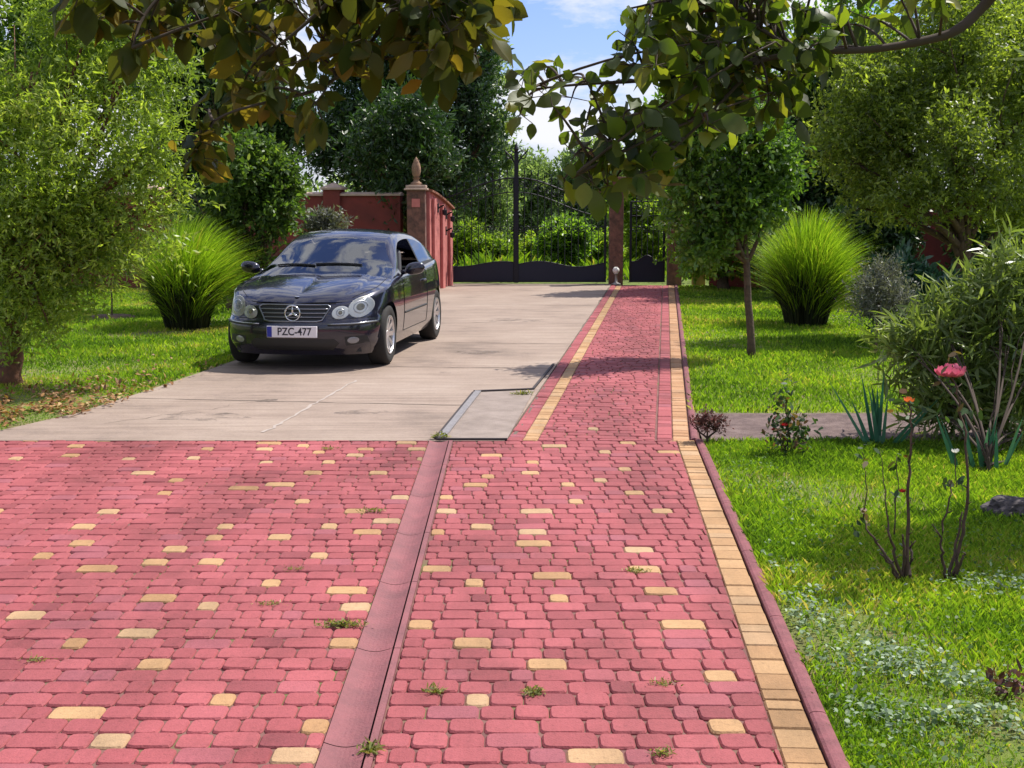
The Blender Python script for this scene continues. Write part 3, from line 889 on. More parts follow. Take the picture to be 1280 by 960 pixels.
# number plate
pl = MB(); y0 = fz(0,.41,.0).y - .022
pl.box(-.262, .262, y0, y0+.03, .352, .468); plate = pl.build('number_plate', M_PLATE, car, bevel=.004)
mb = MB(); mb.box(-.258, -.208, y0-.0025, y0-.0005, .356, .464); mb.build('blue_band', M_BLUE, plate)
def text_mesh(name, body_, size, mat, parent, loc, rot, extrude=.001, sx=1.0, bold=0.0):
    cu = bpy.data.curves.new(name, 'FONT'); cu.body = body_; cu.size = size; cu.extrude = extrude; cu.align_x = 'CENTER'; cu.align_y = 'CENTER'; cu.offset = bold
    t = bpy.data.objects.new(name, cu); COL.objects.link(t)
    dg = bpy.context.evaluated_depsgraph_get(); dg.update()
    me = bpy.data.meshes.new_from_object(t.evaluated_get(dg)); bpy.data.objects.remove(t)
    me.transform(Matrix.Translation(loc) @ Matrix.Rotation(rot, 4, 'X') @ Matrix.Diagonal((sx, 1, 1, 1)))
    o = link(name, me, parent); me.materials.clear(); me.materials.append(mat); return o
text_mesh('plate_lettering', 'PZC-477', .108, M_INK, plate, Vector((.028, y0-.002, .410)), PI/2, sx=.90, bold=.0015)
# mirrors
for s in (1, -1):
    mb = MB()
    vs, fs = [], []; n1, n2 = 12, 16
    for i in range(n1+1):
        t = i/n1; x = .115*(2*t-1); rr = (1-abs(2*t-1)**2.6)**.5
        for k in range(n2):
            a = 2*PI*k/n2; vs.append((s*(.955+x), 1.60 - .06*rr*math.cos(a)*(1.0 if math.cos(a) > 0 else .35), .985+.070*rr*math.sin(a)+.012*x/.1))
    fs = [(i*n2+k, i*n2+(k+1)%n2, (i+1)*n2+(k+1)%n2, (i+1)*n2+k) for i in range(n1) for k in range(n2)]
    mb.add(vs, fs); mb.tube([(s*.80,1.62,.935),(s*.88,1.605,.955)], [.03,.024], 8)
    mm = mb.build('wing_mirror', M_PAINT, doors[s], smooth=True)
    p = sz(2.62, .80, s, .012)
    mb = MB(); mb.tube([(p.x-.012*s, 2.53, .80), (p.x+.012*s, 2.56, .80), (p.x+.014*s, 2.62, .803), (p.x-.012*s, 2.68, .805)], .011, 8); mb.build('door_handle', M_PAINT, doors[s], smooth=True)
    # side moulding
    mb = MB(); mb.tube([sz(L, .50, s, .003) for L in np.linspace(1.5, 2.74, 14)], .011, 6); mb.build('side_moulding', M_PLAST, doors[s], smooth=True)
# wheels
def wheel(s, ax):
    w = empty('wheel', (s*.748, ax, WR)); w.parent = car
    mb = MB(); t = .1025
    mb.lathe([(.205, -t*.8*s), (.225, -t*s), (.28, -t*1.0*s), (.305, -t*.9*s), (WR-.001, -t*.6*s), (WR, 0), (WR-.001, t*.6*s), (.305, t*.9*s), (.28, t*1.02*s), (.225, t*.98*s), (.205, t*.86*s)], 40, axis='x')
    mb.build('tyre', M_TYRE, w, smooth=True)
    mb = MB()
    o = t*.98*s
    mb.lathe([(.207, o*.88), (.207, o), (.195, o*1.02), (.188, o*.85), (.185, -t*.6*s), (.05, -t*.5*s)], 40, axis='x')
    mb.lathe([(.0, o*.72), (.045, o*.70), (.052, o*.5)], 20, axis='x')
    for k in range(9):
        a = 2*PI*k/9; ca, sa = math.cos(a), math.sin(a); cb, sb = -sa, ca
        vs = []
        for (r_, hw, d) in ((.035,.020,.66),(.19,.026,.93)):
            for (q, dd) in ((-hw, 0), (hw, 0), (hw, -.03), (-hw, -.03)):
                vs.append((o*d + dd*s, ca*r_+cb*q, sa*r_+sb*q))
        mb.add(vs, [(0,1,5,4),(1,2,6,5),(2,3,7,6),(3,0,4,7),(4,5,6,7),(3,2,1,0)])
    mb.build('rim', M_ALLOY, w)
    mb = MB(); mb.lathe([(.0, -.01*s), (.135, -.01*s), (.14, -.03*s)], 30, axis='x'); mb.build('brake_disc', M_STEEL, w)
    return w
for s in (1, -1):
    for ax in AX: wheel(s, ax)
# underbody, wheel wells, cabin
mb = MB(); mb.box(-.66, .66, .22, 4.1, .19, .40)
for s in (1, -1):
    for ax in AX:
        n = 14; vs = []
        for k in range(n+1):
            a = PI*k/n; vs += [(s*.60, ax+.37*math.cos(a), .318+.37*math.sin(a)), (s*(.815), ax+.352*math.cos(a), .318+.352*math.sin(a))]
        mb.add(vs, [(2*k, 2*k+2, 2*k+3, 2*k+1) for k in range(n)])
    mb.box(s*.6-.02, s*.6+.02, .4, 1.15, .19, .67); mb.box(s*.6-.02, s*.6+.02, 3.1, 3.86, .19, .67)
mb.build('underbody', M_PLAST, car)
mb = MB(); mb.box(-.70, .70, 1.36, 4.0, .40, .44); mb.box(-.70, .70, 3.42, 4.0, .44, .9)
for s in (1, -1): mb.box(s*.76-.012, s*.76+.012, 1.45, 3.6, .44, .90)
mb.build('cabin_lining', M_DASH, car)
mb = MB(); n = 16
vs = []
for k in range(n+1):
    x = -.70+1.4*k/n
    vs += [(x, 1.33+.12*(x/.7)**2, .925), (x, 1.62, .955+.02*math.exp(-((x-.33)/.18)**2)), (x, 1.80, .90), (x, 1.83, .62)]
mb.add(vs, [(4*k+j, 4*k+4+j, 4*k+5+j, 4*k+1+j) for k in range(n) for j in range(3)])
mb.build('dashboard', M_DASH, car, smooth=True)
def seat(x):
    mb = MB(); mb.box(x-.25, x+.25, 2.02, 2.55, .46, .62); b = mb.build('seat', M_SEAT, car, bevel=.05)
    mb = MB()
    a = [(x-.24, 2.50), (x+.24, 2.50)]
    mb.add([(x-.24,2.46,.60),(x+.24,2.46,.60),(x+.24,2.60,.60),(x-.24,2.60,.60),(x-.19,2.63,1.16),(x+.19,2.63,1.16),(x+.19,2.73,1.16),(x-.19,2.73,1.16)],
           [(3,2,1,0),(4,5,6,7),(0,1,5,4),(1,2,6,5),(2,3,7,6),(3,0,4,7)])
    mb.build('backrest', M_SEAT, b, bevel=.045)
    mb = MB(); mb.box(x-.13, x+.13, 2.64, 2.75, 1.18, 1.33); mb.build('headrest', M_SEAT, b, bevel=.045)
seat(.37); seat(-.37)
mb = MB(); cs = Vector((.37, 1.93, .93))
mb.tube([cs + Vector((.185*math.cos(a), .09*math.sin(a), .165*math.sin(a))) for a in np.linspace(0, 2*PI, 29)[:-1]], .014, 6, closed=True)
mb.tube([cs+Vector((-.18,0,0)), cs, cs+Vector((.18,0,0))], [.015,.04,.015], 6); mb.tube([cs, (.37,1.75,.84)], .03, 6)
mb.build('steering_wheel', M_PLAST, car, smooth=True)
mb = MB(); mb.box(-.11, .11, 1.98, 2.0, 1.235, 1.295); mb.build('rear_view_mirror', M_PLAST, car, bevel=.01)
# wipers
WB = BVHTree.FromPolygons([Vector(v) for v in gb['windscreen']['V']], gb['windscreen']['F'])
def wz(x, L):
    h = WB.ray_cast(Vector((x, L, 2.5)), Vector((0,0,-1)))
    return (h[0] + Vector((0,-.006,.010))) if h[0] else Vector((x, L, 1.0))
mb = MB()
for (xa, La, xb, Lb) in ((.40, 1.40, -.12, 1.37), (-.12, 1.345, -.58, 1.44)):
    mb.tube([wz(xa+(xb-xa)*t, La+(Lb-La)*t) for t in np.linspace(0, 1, 12)], .010, 5)
    mb.build('wiper', M_PLAST, car); mb = MB()
body.free()
# ================================================================== walls, pillars, gates
M_RED = simple('red_plaster', (.21,.036,.030), rough=.85, col2=(.12,.026,.022), nscale=1.6, bump=.3, bscale=40)
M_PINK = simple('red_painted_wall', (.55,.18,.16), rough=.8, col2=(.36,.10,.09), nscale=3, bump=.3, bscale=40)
M_PIER = simple('brown_pier', (.22,.105,.078), rough=.9, col2=(.09,.05,.04), nscale=9, bump=.6, bscale=30)
M_COPE = simple('pale_coping', (.52,.38,.30), rough=.85, noise_amt=.3, nscale=6)
M_TILE = simple('terracotta_coping', (.30,.12,.07), rough=.85, noise_amt=.35, nscale=6)
M_STONE = simple('carved_stone', (.36,.22,.14), rough=.9, col2=(.20,.12,.08), nscale=14, bump=.5, bscale=40)
M_IRON = simple('black_iron', (.010,.010,.018), rough=.5, metal=.4)
M_NAVY = simple('navy_sheet', (.008,.010,.028), rough=.45, metal=.3)
M_LAMP = simple('frosted_lamp', (.8,.78,.74), rough=.3)
M_YEL = simple('yellow_render', (.38,.29,.07), rough=.9, noise_amt=.3, nscale=5)
GY = 28.5

def garden_wall(name, label, p0, p1, h, mat, th=.22, posts=(), group=None, post_h=.12):
    p0, p1 = Vector(p0), Vector(p1); d = p1 - p0; Lw = d.length
    o = empty(name, (p0.x, p0.y, 0), math.atan2(d.y, d.x)); tag(o, label, 'wall', group)
    mb = MB(); mb.box(0, Lw, -th/2, th/2, -.1, h); mb.build('wall_panel', mat, o)
    mb = MB(); e = th/2 + .05
    segs = [0] + [q for q in posts] + [Lw]
    vs = [(-.02,-e,h+.002),(Lw+.02,-e,h+.002),(Lw+.02,e,h+.002),(-.02,e,h+.002),(-.02,-e,h+.035),(Lw+.02,-e,h+.035),(Lw+.02,e,h+.035),(-.02,e,h+.035),(-.02,0,h+.075),(Lw+.02,0,h+.075)]
    mb.add(vs, [(3,2,1,0),(0,1,5,4),(2,3,7,6),(4,5,9,8),(6,7,8,9),(0,4,8,7,3),(1,2,6,9,5)])
    mb.build('coping', M_COPE, o)
    for q in posts:
        mb = MB(); mb.box(q-.17, q+.17, -th/2-.07, th/2+.07, -.1, h+post_h); po = mb.build('post', mat, o)
        mb = MB(); a = .215; z = h+post_h
        mb.add([(q-a,-a,z+.002),(q+a,-a,z+.002),(q+a,a,z+.002),(q-a,a,z+.002),(q-a,-a,z+.04),(q+a,-a,z+.04),(q+a,a,z+.04),(q-a,a,z+.04),(q,0,z+.15)],
               [(3,2,1,0),(0,1,5,4),(1,2,6,5),(2,3,7,6),(3,0,4,7),(4,5,8),(5,6,8),(6,7,8),(7,4,8)])
        mb.build('post_cap', M_COPE, po)
    return o
# left wall behind the car
garden_wall('garden_wall', 'dark red plastered wall with pale coping behind the parked car', (-9.5, 27.6), (-2.18, 26.3), 1.86, M_RED, posts=(2.2, 6.05))
# right wall glimpsed through shrubs
garden_wall('garden_wall', 'red wall glimpsed between the shrubs at the right', (4.15, 27.6), (15.5, 21.4), 1.80, M_RED, posts=(2.6, 5.6, 8.2))

# pillar with a carved finial
px_ = W(521, 330, 25.6).x
pil = empty('gate_pillar', (px_, 25.7, 0)); tag(pil, 'brown gate pillar topped by a carved stone finial', 'pillar')
mb = MB(); mb.box(-.175, .175, -.175, .175, -.05, 1.96); mb.build('shaft', M_PIER, pil, bevel=.015)
mb = MB(); mb.box(-.225, .225, -.225, .225, 1.962, 2.0); mb.box(-.195, .195, -.195, .195, 2.002, 2.06); mb.build('cap', M_COPE, pil, bevel=.012)
mb = MB(); mb.box(-.08, .08, -.187, -.177, 1.64, 1.80); mb.build('tile_inlay', M_PINK, pil)
mb = MB()
prof = [(.0, 2.062),(.11,2.062),(.11,2.10),(.06,2.13),(.05,2.17),(.08,2.20)]
vs, fs = [], []
mb.lathe(prof, 20)
rows, cols = 12, 20; pr = []
for i in range(rows+1):
    t = i/rows; r_ = .088*math.sin(PI*(.12+.88*t))**.7*(1-.25*t); z = 2.20+.40*t
    for k in range(cols):
        a = 2*PI*(k + .5*(i%2))/cols; b_ = 1 + .13*(1 if (k+i)%2 == 0 else -.6)
        vs.append((r_*b_*math.cos(a), r_*b_*math.sin(a), z))
fs = [(i*cols+k, i*cols+(k+1)%cols, (i+1)*cols+(k+1)%cols, (i+1)*cols+k) for i in range(rows) for k in range(cols)]
mb.add(vs, fs); mb.build('finial', M_STONE, pil, smooth=True)

# return wall from the pillar to the gate, its top stepping down in a curve
q0, q1 = Vector((px_+.14, 25.92)), Vector((W(563, 330, 28.2).x - .06, 28.2)); d = q1-q0; Lw = d.length
rw = empty('return_wall', (q0.x, q0.y, 0), math.atan2(d.y, d.x)); tag(rw, 'sunlit pink-red return wall with a falling top between pillar and gate', 'wall')
mb = MB(); n = 16; vs = []
def toph(t): return 1.93 - .34*t**1.3
for k in range(n+1):
    t = k/n
    vs += [(Lw*t, -.1, -.05), (Lw*t, .1, -.05), (Lw*t, .1, toph(t)), (Lw*t, -.1, toph(t))]
mb.add(vs, [(4*k+j, 4*k+4+j, 4*k+4+(j+1)%4, 4*k+(j+1)%4) for k in range(n) for j in range(4)] + [(0,1,2,3),(4*n+3,4*n+2,4*n+1,4*n)])
mb.build('wall_panel', M_PINK, rw)
mb = MB(); vs = []
for k in range(n+1):
    t = k/n; z = toph(t)+.003; x = Lw*t
    vs += [(x,-.16,z),(x,.16,z),(x,.16,z+.04),(x,0,z+.09),(x,-.16,z+.04)]
mb.add(vs, [(5*k+j, 5*k+5+j, 5*k+5+(j+1)%5, 5*k+(j+1)%5) for k in range(n) for j in range(5)] + [(0,1,2,3,4),(5*n+4,5*n+3,5*n+2,5*n+1,5*n)])
mb.build('coping', M_TILE, rw)
for q in (.32, 1.15, 1.95):
    mb = MB(); mb.box(q-.13, q+.13, -.16, -.1015, -.05, toph(q/Lw)-.10); mb.build('pilaster', M_PINK, rw, bevel=.01)
for q, z in ((.75, 1.62), (1.55, 1.15), (1.6, 1.48)):
    mb = MB(); mb.box(q-.05, q+.05, -.125, -.102, z-.09, z+.09); mb.tube([(q,-.12,z),(q,-.24,z+.06),(q,-.25,z-.03)], .018, 6); mb.lathe([(.0,z-.15),(.045,z-.13),(.05,z-.04),(.0,z-.02)], 10, (q,-.25,0)); mb.build('iron_bracket', M_IRON, rw)

# the gate
def scroll(mb, cx, cz, r, turns=1.3, start=0, r_=.009, flip=1):
    pts = []
    for k in range(26):
        t = k/25; a = start + flip*2*PI*turns*t; rr = r*(1-.82*t)
        pts.append((cx+rr*math.cos(a), 0, cz+rr*math.sin(a)))
    mb.tube(pts, r_, 5)
def gate_leaf(label, x0, x1, h0, h1, wave, nb, name='gate_leaf', inner_post=None):
    o = empty(name, (x0, GY, 0)); tag(o, label, 'gate'); Wd = x1-x0
    def topz(t): return h0 + (h1-h0)*(.5-.5*math.cos(PI*t))
    # sheet with a wavy top
    n = 28; mb = MB(); vs = []
    for k in range(n+1):
        t = k/n; z = .42 + wave(t); x = .03+(Wd-.06)*t
        vs += [(x,-.010,.05),(x,.010,.05),(x,.010,z),(x,-.010,z)]
    mb.add(vs, [(4*k+j,4*k+4+j,4*k+4+(j+1)%4,4*k+(j+1)%4) for k in range(n) for j in range(4)]+[(0,1,2,3),(4*n+3,4*n+2,4*n+1,4*n)])
    mb.build('sheet_panel', M_NAVY, o)
    mb = MB()
    mb.tube([(.03+(Wd-.06)*k/n, 0, .425+wave(k/n)) for k in range(n+1)], .016, 6); mb.build('panel_edge', M_COPE if False else M_IRON, o)
    mb = MB()
    for x in (.03, Wd-.03): mb.box(x-.025, x+.025, -.025, .025, .03, topz(x/Wd))
    mb.box(.055, Wd-.055, -.022, .022, .03, .075)
    mb.tube([(.03+(Wd-.06)*k/n, 0, topz(k/n)) for k in range(n+1)], .018, 6)
    mb.tube([(.03+(Wd-.06)*k/n, 0, topz(k/n)-.30) for k in range(n+1)], .012, 6)
    mb.build('gate_frame', M_IRON, o)
    for k in range(1, nb):
        t = k/nb; x = .03+(Wd-.06)*t; mb = MB()
        mb.tube([(x,0,.40+wave(t)),(x,0,topz(t)+.10)], .0095, 5); mb.tube([(x,0,topz(t)+.09),(x,0,topz(t)+.13),(x,0,topz(t)+.21)], [.008,.022,.002], 6)
        mb.build('bar', M_IRON, o)
    for k in range(nb):
        t = (k+.5)/nb; x = .03+(Wd-.06)*t
        mb = MB(); scroll(mb, x, topz(t)-.15, .075, start=PI/2, flip=1 if k % 2 else -1); mb.build('scroll', M_IRON, o)
        mb = MB(); scroll(mb, x, 1.18, .07, start=-PI/2, flip=-1 if k % 2 else 1); mb.build('scroll', M_IRON, o)
    return o
xc = W(645, 355, GY).x
gate_leaf('left leaf of the black iron driveway gate with wavy sheet base', -1.98, xc-.005, 1.75, 2.25, lambda t: .055*math.cos(2*PI*t*1.05+.5)-.01, 13)
gl2 = gate_leaf('right leaf of the black iron driveway gate next to the brown pillar', xc+.005, 2.03, 2.25, 1.75, lambda t: .06*math.sin(2*PI*(t*1.1-.02))-.01, 13)
mb = MB()
mb.box(-.045, .045, -.07, -.03, .02, 2.78); mb.tube([(0,-.05,2.78),(0,-.05,2.86),(0,-.05,2.98)],[.03,.055,.004],8)
for s in (1,-1):
    scroll(mb, s*.13, 2.72, .12, 1.2, PI if s > 0 else 0, .014, -s)
    mb.tube([(s*.02,-.05,2.55),(s*.12,-.05,2.70),(s*.24,-.05,2.82),(s*.25,-.05,2.90)], [.02,.016,.014,.004], 6)
mb.build('meeting_post', M_IRON, gl2)
gate_leaf('narrow black iron footpath gate with humped sheet base', W(786,352,GY).x, W(831,352,GY).x, 1.75, 1.75, lambda t: .04 + .14*math.exp(-((t-.5)/.22)**2), 6)
def pier(label, xa, xb, h, cap=True, mat=M_PIER):
    o = empty('gate_pillar', ((xa+xb)/2, GY, 0)); tag(o, label, 'pillar'); w2 = (xb-xa)/2
    mb = MB(); mb.box(-w2, w2, -w2, w2, -.05, h); mb.build('shaft', mat, o, bevel=.012)
    mb = MB(); mb.box(-w2-.06, w2+.06, -w2-.06, w2+.06, h+.002, h+.07); mb.build('cap', M_PIER, o, bevel=.01); return o
pier('slim purple-brown pillar between the driveway gate and the footpath gate', W(761,350,GY).x, W(778,350,GY).x, 2.2)
pier('brown pillar on the right side of the footpath gate', W(834,350,GY).x, W(851,350,GY).x, 2.0)
yp = empty('gate_post', (W(873,350,GY-.6).x, GY-.6, 0)); tag(yp, 'short yellow post standing at the lawn edge right of the footpath gate', 'post')
mb = MB(); mb.box(-.13, .13, -.13, .13, -.02, .80); mb.build('shaft', M_YEL, yp, bevel=.012)
mb = MB(); mb.box(-.15, .15, -.15, .15, .802, .85); mb.build('cap', M_YEL, yp, bevel=.01)
# small lamp at the slim pillar's foot
p = W(770, 338, GY-.32)
ol = empty('ground_lamp', (p.x, p.y, 0)); tag(ol, 'small white globe lamp on a stem at the foot of the slim pillar', 'lamp')
mb = MB(); mb.lathe([(.10,0),(.10,.02),(.03,.05),(.025,.20),(.05,.23)], 14); mb.build('stem', M_STEEL, ol, smooth=True)
mb = MB(); mb.lathe([(.045*1, .232)]+[(.075*math.sin(PI*k/10), .30-.075*math.cos(PI*k/10)) for k in range(2, 10)]+[(.0,.375)], 16); mb.build('globe', M_LAMP, ol, smooth=True)
# ================================================================== plants
ML_VINE = foliage('leaf_vine', [(0,(.026,.055,.013)),(.5,(.062,.118,.023)),(.9,(.14,.21,.04)),(1,(.26,.31,.08))], trans=.36, tboost=1.7)
M_BARK = simple('bark', (.13,.085,.055), rough=.95, col2=(.06,.04,.028), nscale=18, bump=.8, bscale=45)
M_BARKR = simple('reddish_bark', (.20,.085,.05), rough=.95, col2=(.09,.045,.03), nscale=14, bump=.8, bscale=40)
M_TWIG = simple('dark_twig', (.06,.040,.028), rough=.9)
def unit(A): return A / np.maximum(1e-9, np.linalg.norm(A, axis=1, keepdims=True))
def n3(P, sc, seed):
    r_ = np.random.default_rng(seed); s = np.zeros(len(P))
    for k in range(10):
        d = r_.normal(size=3); d /= np.linalg.norm(d); f = sc * r_.uniform(.5, 1.9)
        s += np.sin(P @ d * f + r_.uniform(0, 6.28))
    return s / 4.5
def leaf_cards(name, P, A, N, Ln, Wd, rnd, mat, parent, sides=4, curl=.12):
    """one small leaf per point: a bent lozenge (4) or a leaf outline (6)"""
    A = unit(A); Bv = unit(np.cross(A, N)); N = unit(np.cross(Bv, A)); n = len(P)
    L_, W_ = Ln[:,None], Wd[:,None]
    if sides == 4:
        V = np.stack([P, P + A*L_*.45 + Bv*W_*.5, P + A*L_ - N*L_*curl, P + A*L_*.45 - Bv*W_*.5], 1)
    else:
        V = np.stack([P, P + A*L_*.28 + Bv*W_*.42 + N*L_*curl*.4, P + A*L_*.68 + Bv*W_*.40 - N*L_*curl*.1, P + A*L_ - N*L_*curl,
                      P + A*L_*.68 - Bv*W_*.40 - N*L_*curl*.1, P + A*L_*.28 - Bv*W_*.42 + N*L_*curl*.4], 1)
    o = np_mesh(name, V.reshape(-1,3), sides, n, np.arange(n*sides), [mat], {'rnd': ('FACE', np.clip(rnd, 0, 1))}, parent)
    return o
def crown(r_, blobs, n_tw, per, tw_len, llen, lwid, out=.8, up=.25, fill=.45, gap=-9., gsc=2.5, flat=.6, spread=.7, seed=1, clump=7):
    """leaves on twigs scattered through ellipsoid clumps (x, y, z, rx, ry, rz)"""
    Bl = np.array(blobs, float)
    if clump:      # every clump breaks up into smaller tufts on its shell
        q = []
        for bq in Bl:
            for _ in range(clump):
                dv = r_.normal(size=3); dv /= np.linalg.norm(dv); dv[2] = dv[2]*.9 + .1
                q.append(np.r_[bq[:3] + dv*bq[3:6]*r_.uniform(.45, .95), bq[3:6]*r_.uniform(.26, .46)])
            q.append(np.r_[bq[:3], bq[3:6]*.55])
        Bl = np.array(q); fill = min(fill, .3)
    wgt = (Bl[:,3]*Bl[:,4]*Bl[:,5])**(2/3); wgt /= wgt.sum()
    k = r_.choice(len(Bl), n_tw*2, p=wgt); d = unit(r_.normal(size=(n_tw*2, 3)))
    rr = (fill + (1-fill)*r_.random(n_tw*2)**.6) * (1 + .16*r_.normal(size=n_tw*2)*.6)
    P = Bl[k,:3] + d*Bl[k,3:6]*rr[:,None]
    nz = n3(P, gsc, seed); keep = (nz + .25*r_.normal(size=len(P)) > gap) & (P[:,2] > .12)
    P, d = P[keep][:n_tw], d[keep][:n_tw]; nz = nz[keep][:n_tw]; n = len(P)
    T = unit(d*out + r_.normal(size=(n,3))*.55 + np.array([0,0,up]))
    f = r_.random((n, per)); tl = tw_len*(.6+.8*r_.random(n))
    LP = P[:,None] + T[:,None]*(tl[:,None]*f)[:,:,None]
    A = T[:,None]*.6 + r_.normal(size=(n,per,3))*spread + np.array([0,0,up*.3])
    N = r_.normal(size=(n,per,3))*(1-flat) + np.array([0,0,flat])
    m = n*per; q = r_.uniform(.65, 1.25, m)
    tone = np.repeat(.45 + .20*n3(P, gsc*.8, seed+5) + .12*r_.normal(size=n), per) + .13*r_.normal(size=m)
    return LP.reshape(-1,3), A.reshape(-1,3), N.reshape(-1,3), llen*q, lwid*q, tone, P, T, tl
def B_(px, py, rp, D, sq=1.0, dp=None):
    p = W(px, py, D); r_ = rp*D/FPX
    return (p.x, p.y, p.z, r_, r_ if dp is None else dp, r_*sq)
def limb_tubes(mb, base, fork, blobs, r0, r1, rnd, wob=.08, sub=2):
    """trunk from base to fork, then a limb into every clump with side twigs"""
    base, fork = Vector(base), Vector(fork)
    n = 8; pts = [base.lerp(fork, k/n) + Vector((rnd.gauss(0, wob*r0*1.2), rnd.gauss(0, wob*r0*1.2), 0))*(1 if 0 < k < n else 0) for k in range(n+1)]
    mb.tube(pts, [r0*(1.25 if k == 0 else 1) + (r1-r0)*k/n for k in range(n+1)], 10)
    for b in blobs:
        c = Vector(b[:3]); st = pts[rnd.randint(n-3, n)]; Lb = (c-st).length
        mid = st.lerp(c, .5) + Vector((rnd.gauss(0, .1), rnd.gauss(0, .1), .12))*Lb*.6
        q = [st*(1-t)**2 + mid*2*t*(1-t) + c*t*t for t in np.linspace(0, 1, 8)]
        mb.tube(q, [r1*.75*(1-.85*t) + .004 for t in np.linspace(0, 1, 8)], 6)
        for _ in range(sub*2):
            s0 = q[rnd.randint(3, 7)]; e = c + Vector((rnd.uniform(-1,1)*b[3], rnd.uniform(-1,1)*b[4], rnd.uniform(-.6,1)*b[5]))*.75
            m_ = s0.lerp(e, .5) + Vector((rnd.gauss(0,.05), rnd.gauss(0,.05), .05))
            mb.tube([s0, s0.lerp(m_, .6), m_.lerp(e, .3), e], [r1*.25+.003, r1*.18+.003, r1*.1+.002, .002], 5)
def tree(name, label, cat, base, fork, blobs, r0, r1, mat, bark, n_tw, per, tw, ll, lw, seed, group=None, sides=4, cname='crown', tname='trunk', **kw):
    r_ = np.random.default_rng(seed); rnd = random.Random(seed)
    o = empty(name, (base[0], base[1], 0)); tag(o, label, cat, group)
    off = np.array([base[0], base[1], 0])
    loc = [(b[0]-off[0], b[1]-off[1], b[2], b[3], b[4], b[5]) for b in blobs]
    if r0:
        mb = MB(); limb_tubes(mb, (0,0,-.05), (fork[0]-off[0], fork[1]-off[1], fork[2]), loc, r0, r1, rnd)
        mb.build(tname, bark, o, smooth=True)
    P, A, N, Ln, Wd, tone, *_ = crown(r_, loc, n_tw, per, tw, ll, lw, seed=seed, **kw)
    leaf_cards(cname, P, A, N, Ln, Wd, tone, mat, o, sides)
    return o
# leaf materials
ML_WIL = foliage('leaf_lime', [(0,(0.070,0.116,0.018)),(.4,(0.166,0.238,0.032)),(.75,(0.294,0.366,0.057)),(1,(0.461,0.476,0.172))], trans=.46, tcol=(1.15,1.2,.55), rough=.40, spec=.5, tboost=1.9)
ML_DARK = foliage('leaf_dark_conifer', [(0,(0.013,0.033,0.011)),(.5,(0.030,0.068,0.019)),(1,(0.069,0.124,0.025))], trans=.22, tcol=(1.2,1.4,.5), rough=.40, spec=.5)
ML_MID = foliage('leaf_mid_green', [(0,(0.051,0.097,0.017)),(.5,(0.109,0.196,0.026)),(1,(0.254,0.343,0.048))], trans=0.5, rough=.40, spec=.5, tboost=2.0)
ML_BRI = foliage('leaf_bright_green', [(0,(0.066,0.112,0.013)),(.5,(0.133,0.214,0.024)),(1,(0.287,0.326,0.048))], trans=0.5, tboost=1.9)
ML_GREY = foliage('leaf_grey_green', [(0,(0.078,0.125,0.054)),(.5,(0.156,0.219,0.090)),(1,(0.312,0.362,0.180))], trans=0.45, tcol=(1.2,1.25,.6), rough=.40, spec=.5, tboost=1.9)
ML_OLI = foliage('leaf_olive', [(0,(0.048,0.074,0.016)),(.5,(0.126,0.180,0.037)),(.85,(0.240,0.312,0.071)),(1,(0.408,0.444,0.184))], trans=0.5, tcol=(1.25,1.2,.4), rough=.40, spec=.5, tboost=2.1)
ML_SMALL = foliage('leaf_small_tree', [(0,(0.041,0.089,0.017)),(.5,(0.098,0.184,0.028)),(1,(0.242,0.346,0.051))], trans=.40, rough=.40, spec=.5, tboost=1.7)
ML_OLE = foliage('leaf_oleander', [(0,(.065,.105,.025)),(.5,(.16,.22,.06)),(1,(.32,.36,.15))], trans=.32, rough=.38, spec=.5)
ML_LAU = foliage('leaf_blue_green', [(0,(.018,.055,.032)),(.5,(.035,.10,.055)),(1,(.09,.19,.10))], trans=.22, rough=.35, spec=.55)
ML_LAV = foliage('leaf_lavender', [(0,(.09,.10,.085)),(.5,(.17,.18,.15)),(1,(.28,.27,.26))], trans=.2)

# ---- left: bright willow-leaved tree in the foreground
D = 12.4; bz = G(10, 478)
bl = [B_(40,90,105,D+.3),B_(150,110,80,D+.3),B_(196,195,52,D),B_(70,225,105,D),B_(-50,280,120,D+.2),B_(30,340,75,D-.2),B_(150,265,78,D),B_(-70,130,130,D+.5),B_(110,20,80,D+.4),B_(180,60,48,D+.6),B_(105,335,55,D),B_(58,395,38,D-.3),B_(20,410,40,D),B_(215,240,30,D+.2)]
tree('willow_leaved_tree', 'bright lime green fine-leaved tree with reddish trunk at the left lawn edge', 'tree', (bz.x, bz.y), W(20, 330, D), bl, .13, .07, ML_WIL, M_BARKR, 9000, 9, .28, .066, .020, 21, up=.05, gap=-.75, gsc=3.2, flat=.35, spread=.75, fill=.35)
# ---- left middle distance
def px_tree(name, label, cat, base_px, D, spec, mat, n_tw, per, tw, ll, lw, seed, r0=.12, bark=M_BARK, fork_py=None, group=None, **kw):
    g = W(base_px, 300, D); bl = [B_(a, b, r_, D + (s[0] if s else 0)) for a, b, r_, *s in spec]
    fz_ = min(b[2] for b in bl) * .9 if fork_py is None else W(base_px, fork_py, D).z
    return tree(name, label, cat, (g.x, g.y), (g.x, g.y, max(.4, fz_)), bl, r0, r0*.55, mat, bark, n_tw, per, tw, ll, lw, seed, group, **kw)
px_tree('garden_tree', 'dark blue-green tree rising between the lime tree and the red wall', 'tree', 290, 21.5,
        [(255,110,62),(308,100,44),(300,170,60),(365,150,40),(225,60,50),(235,190,52),(290,45,45),(260,250,42)], ML_DARK, 5200, 8, .32, .12, .045, 31, gap=-.6, gsc=2.2, flat=.4)
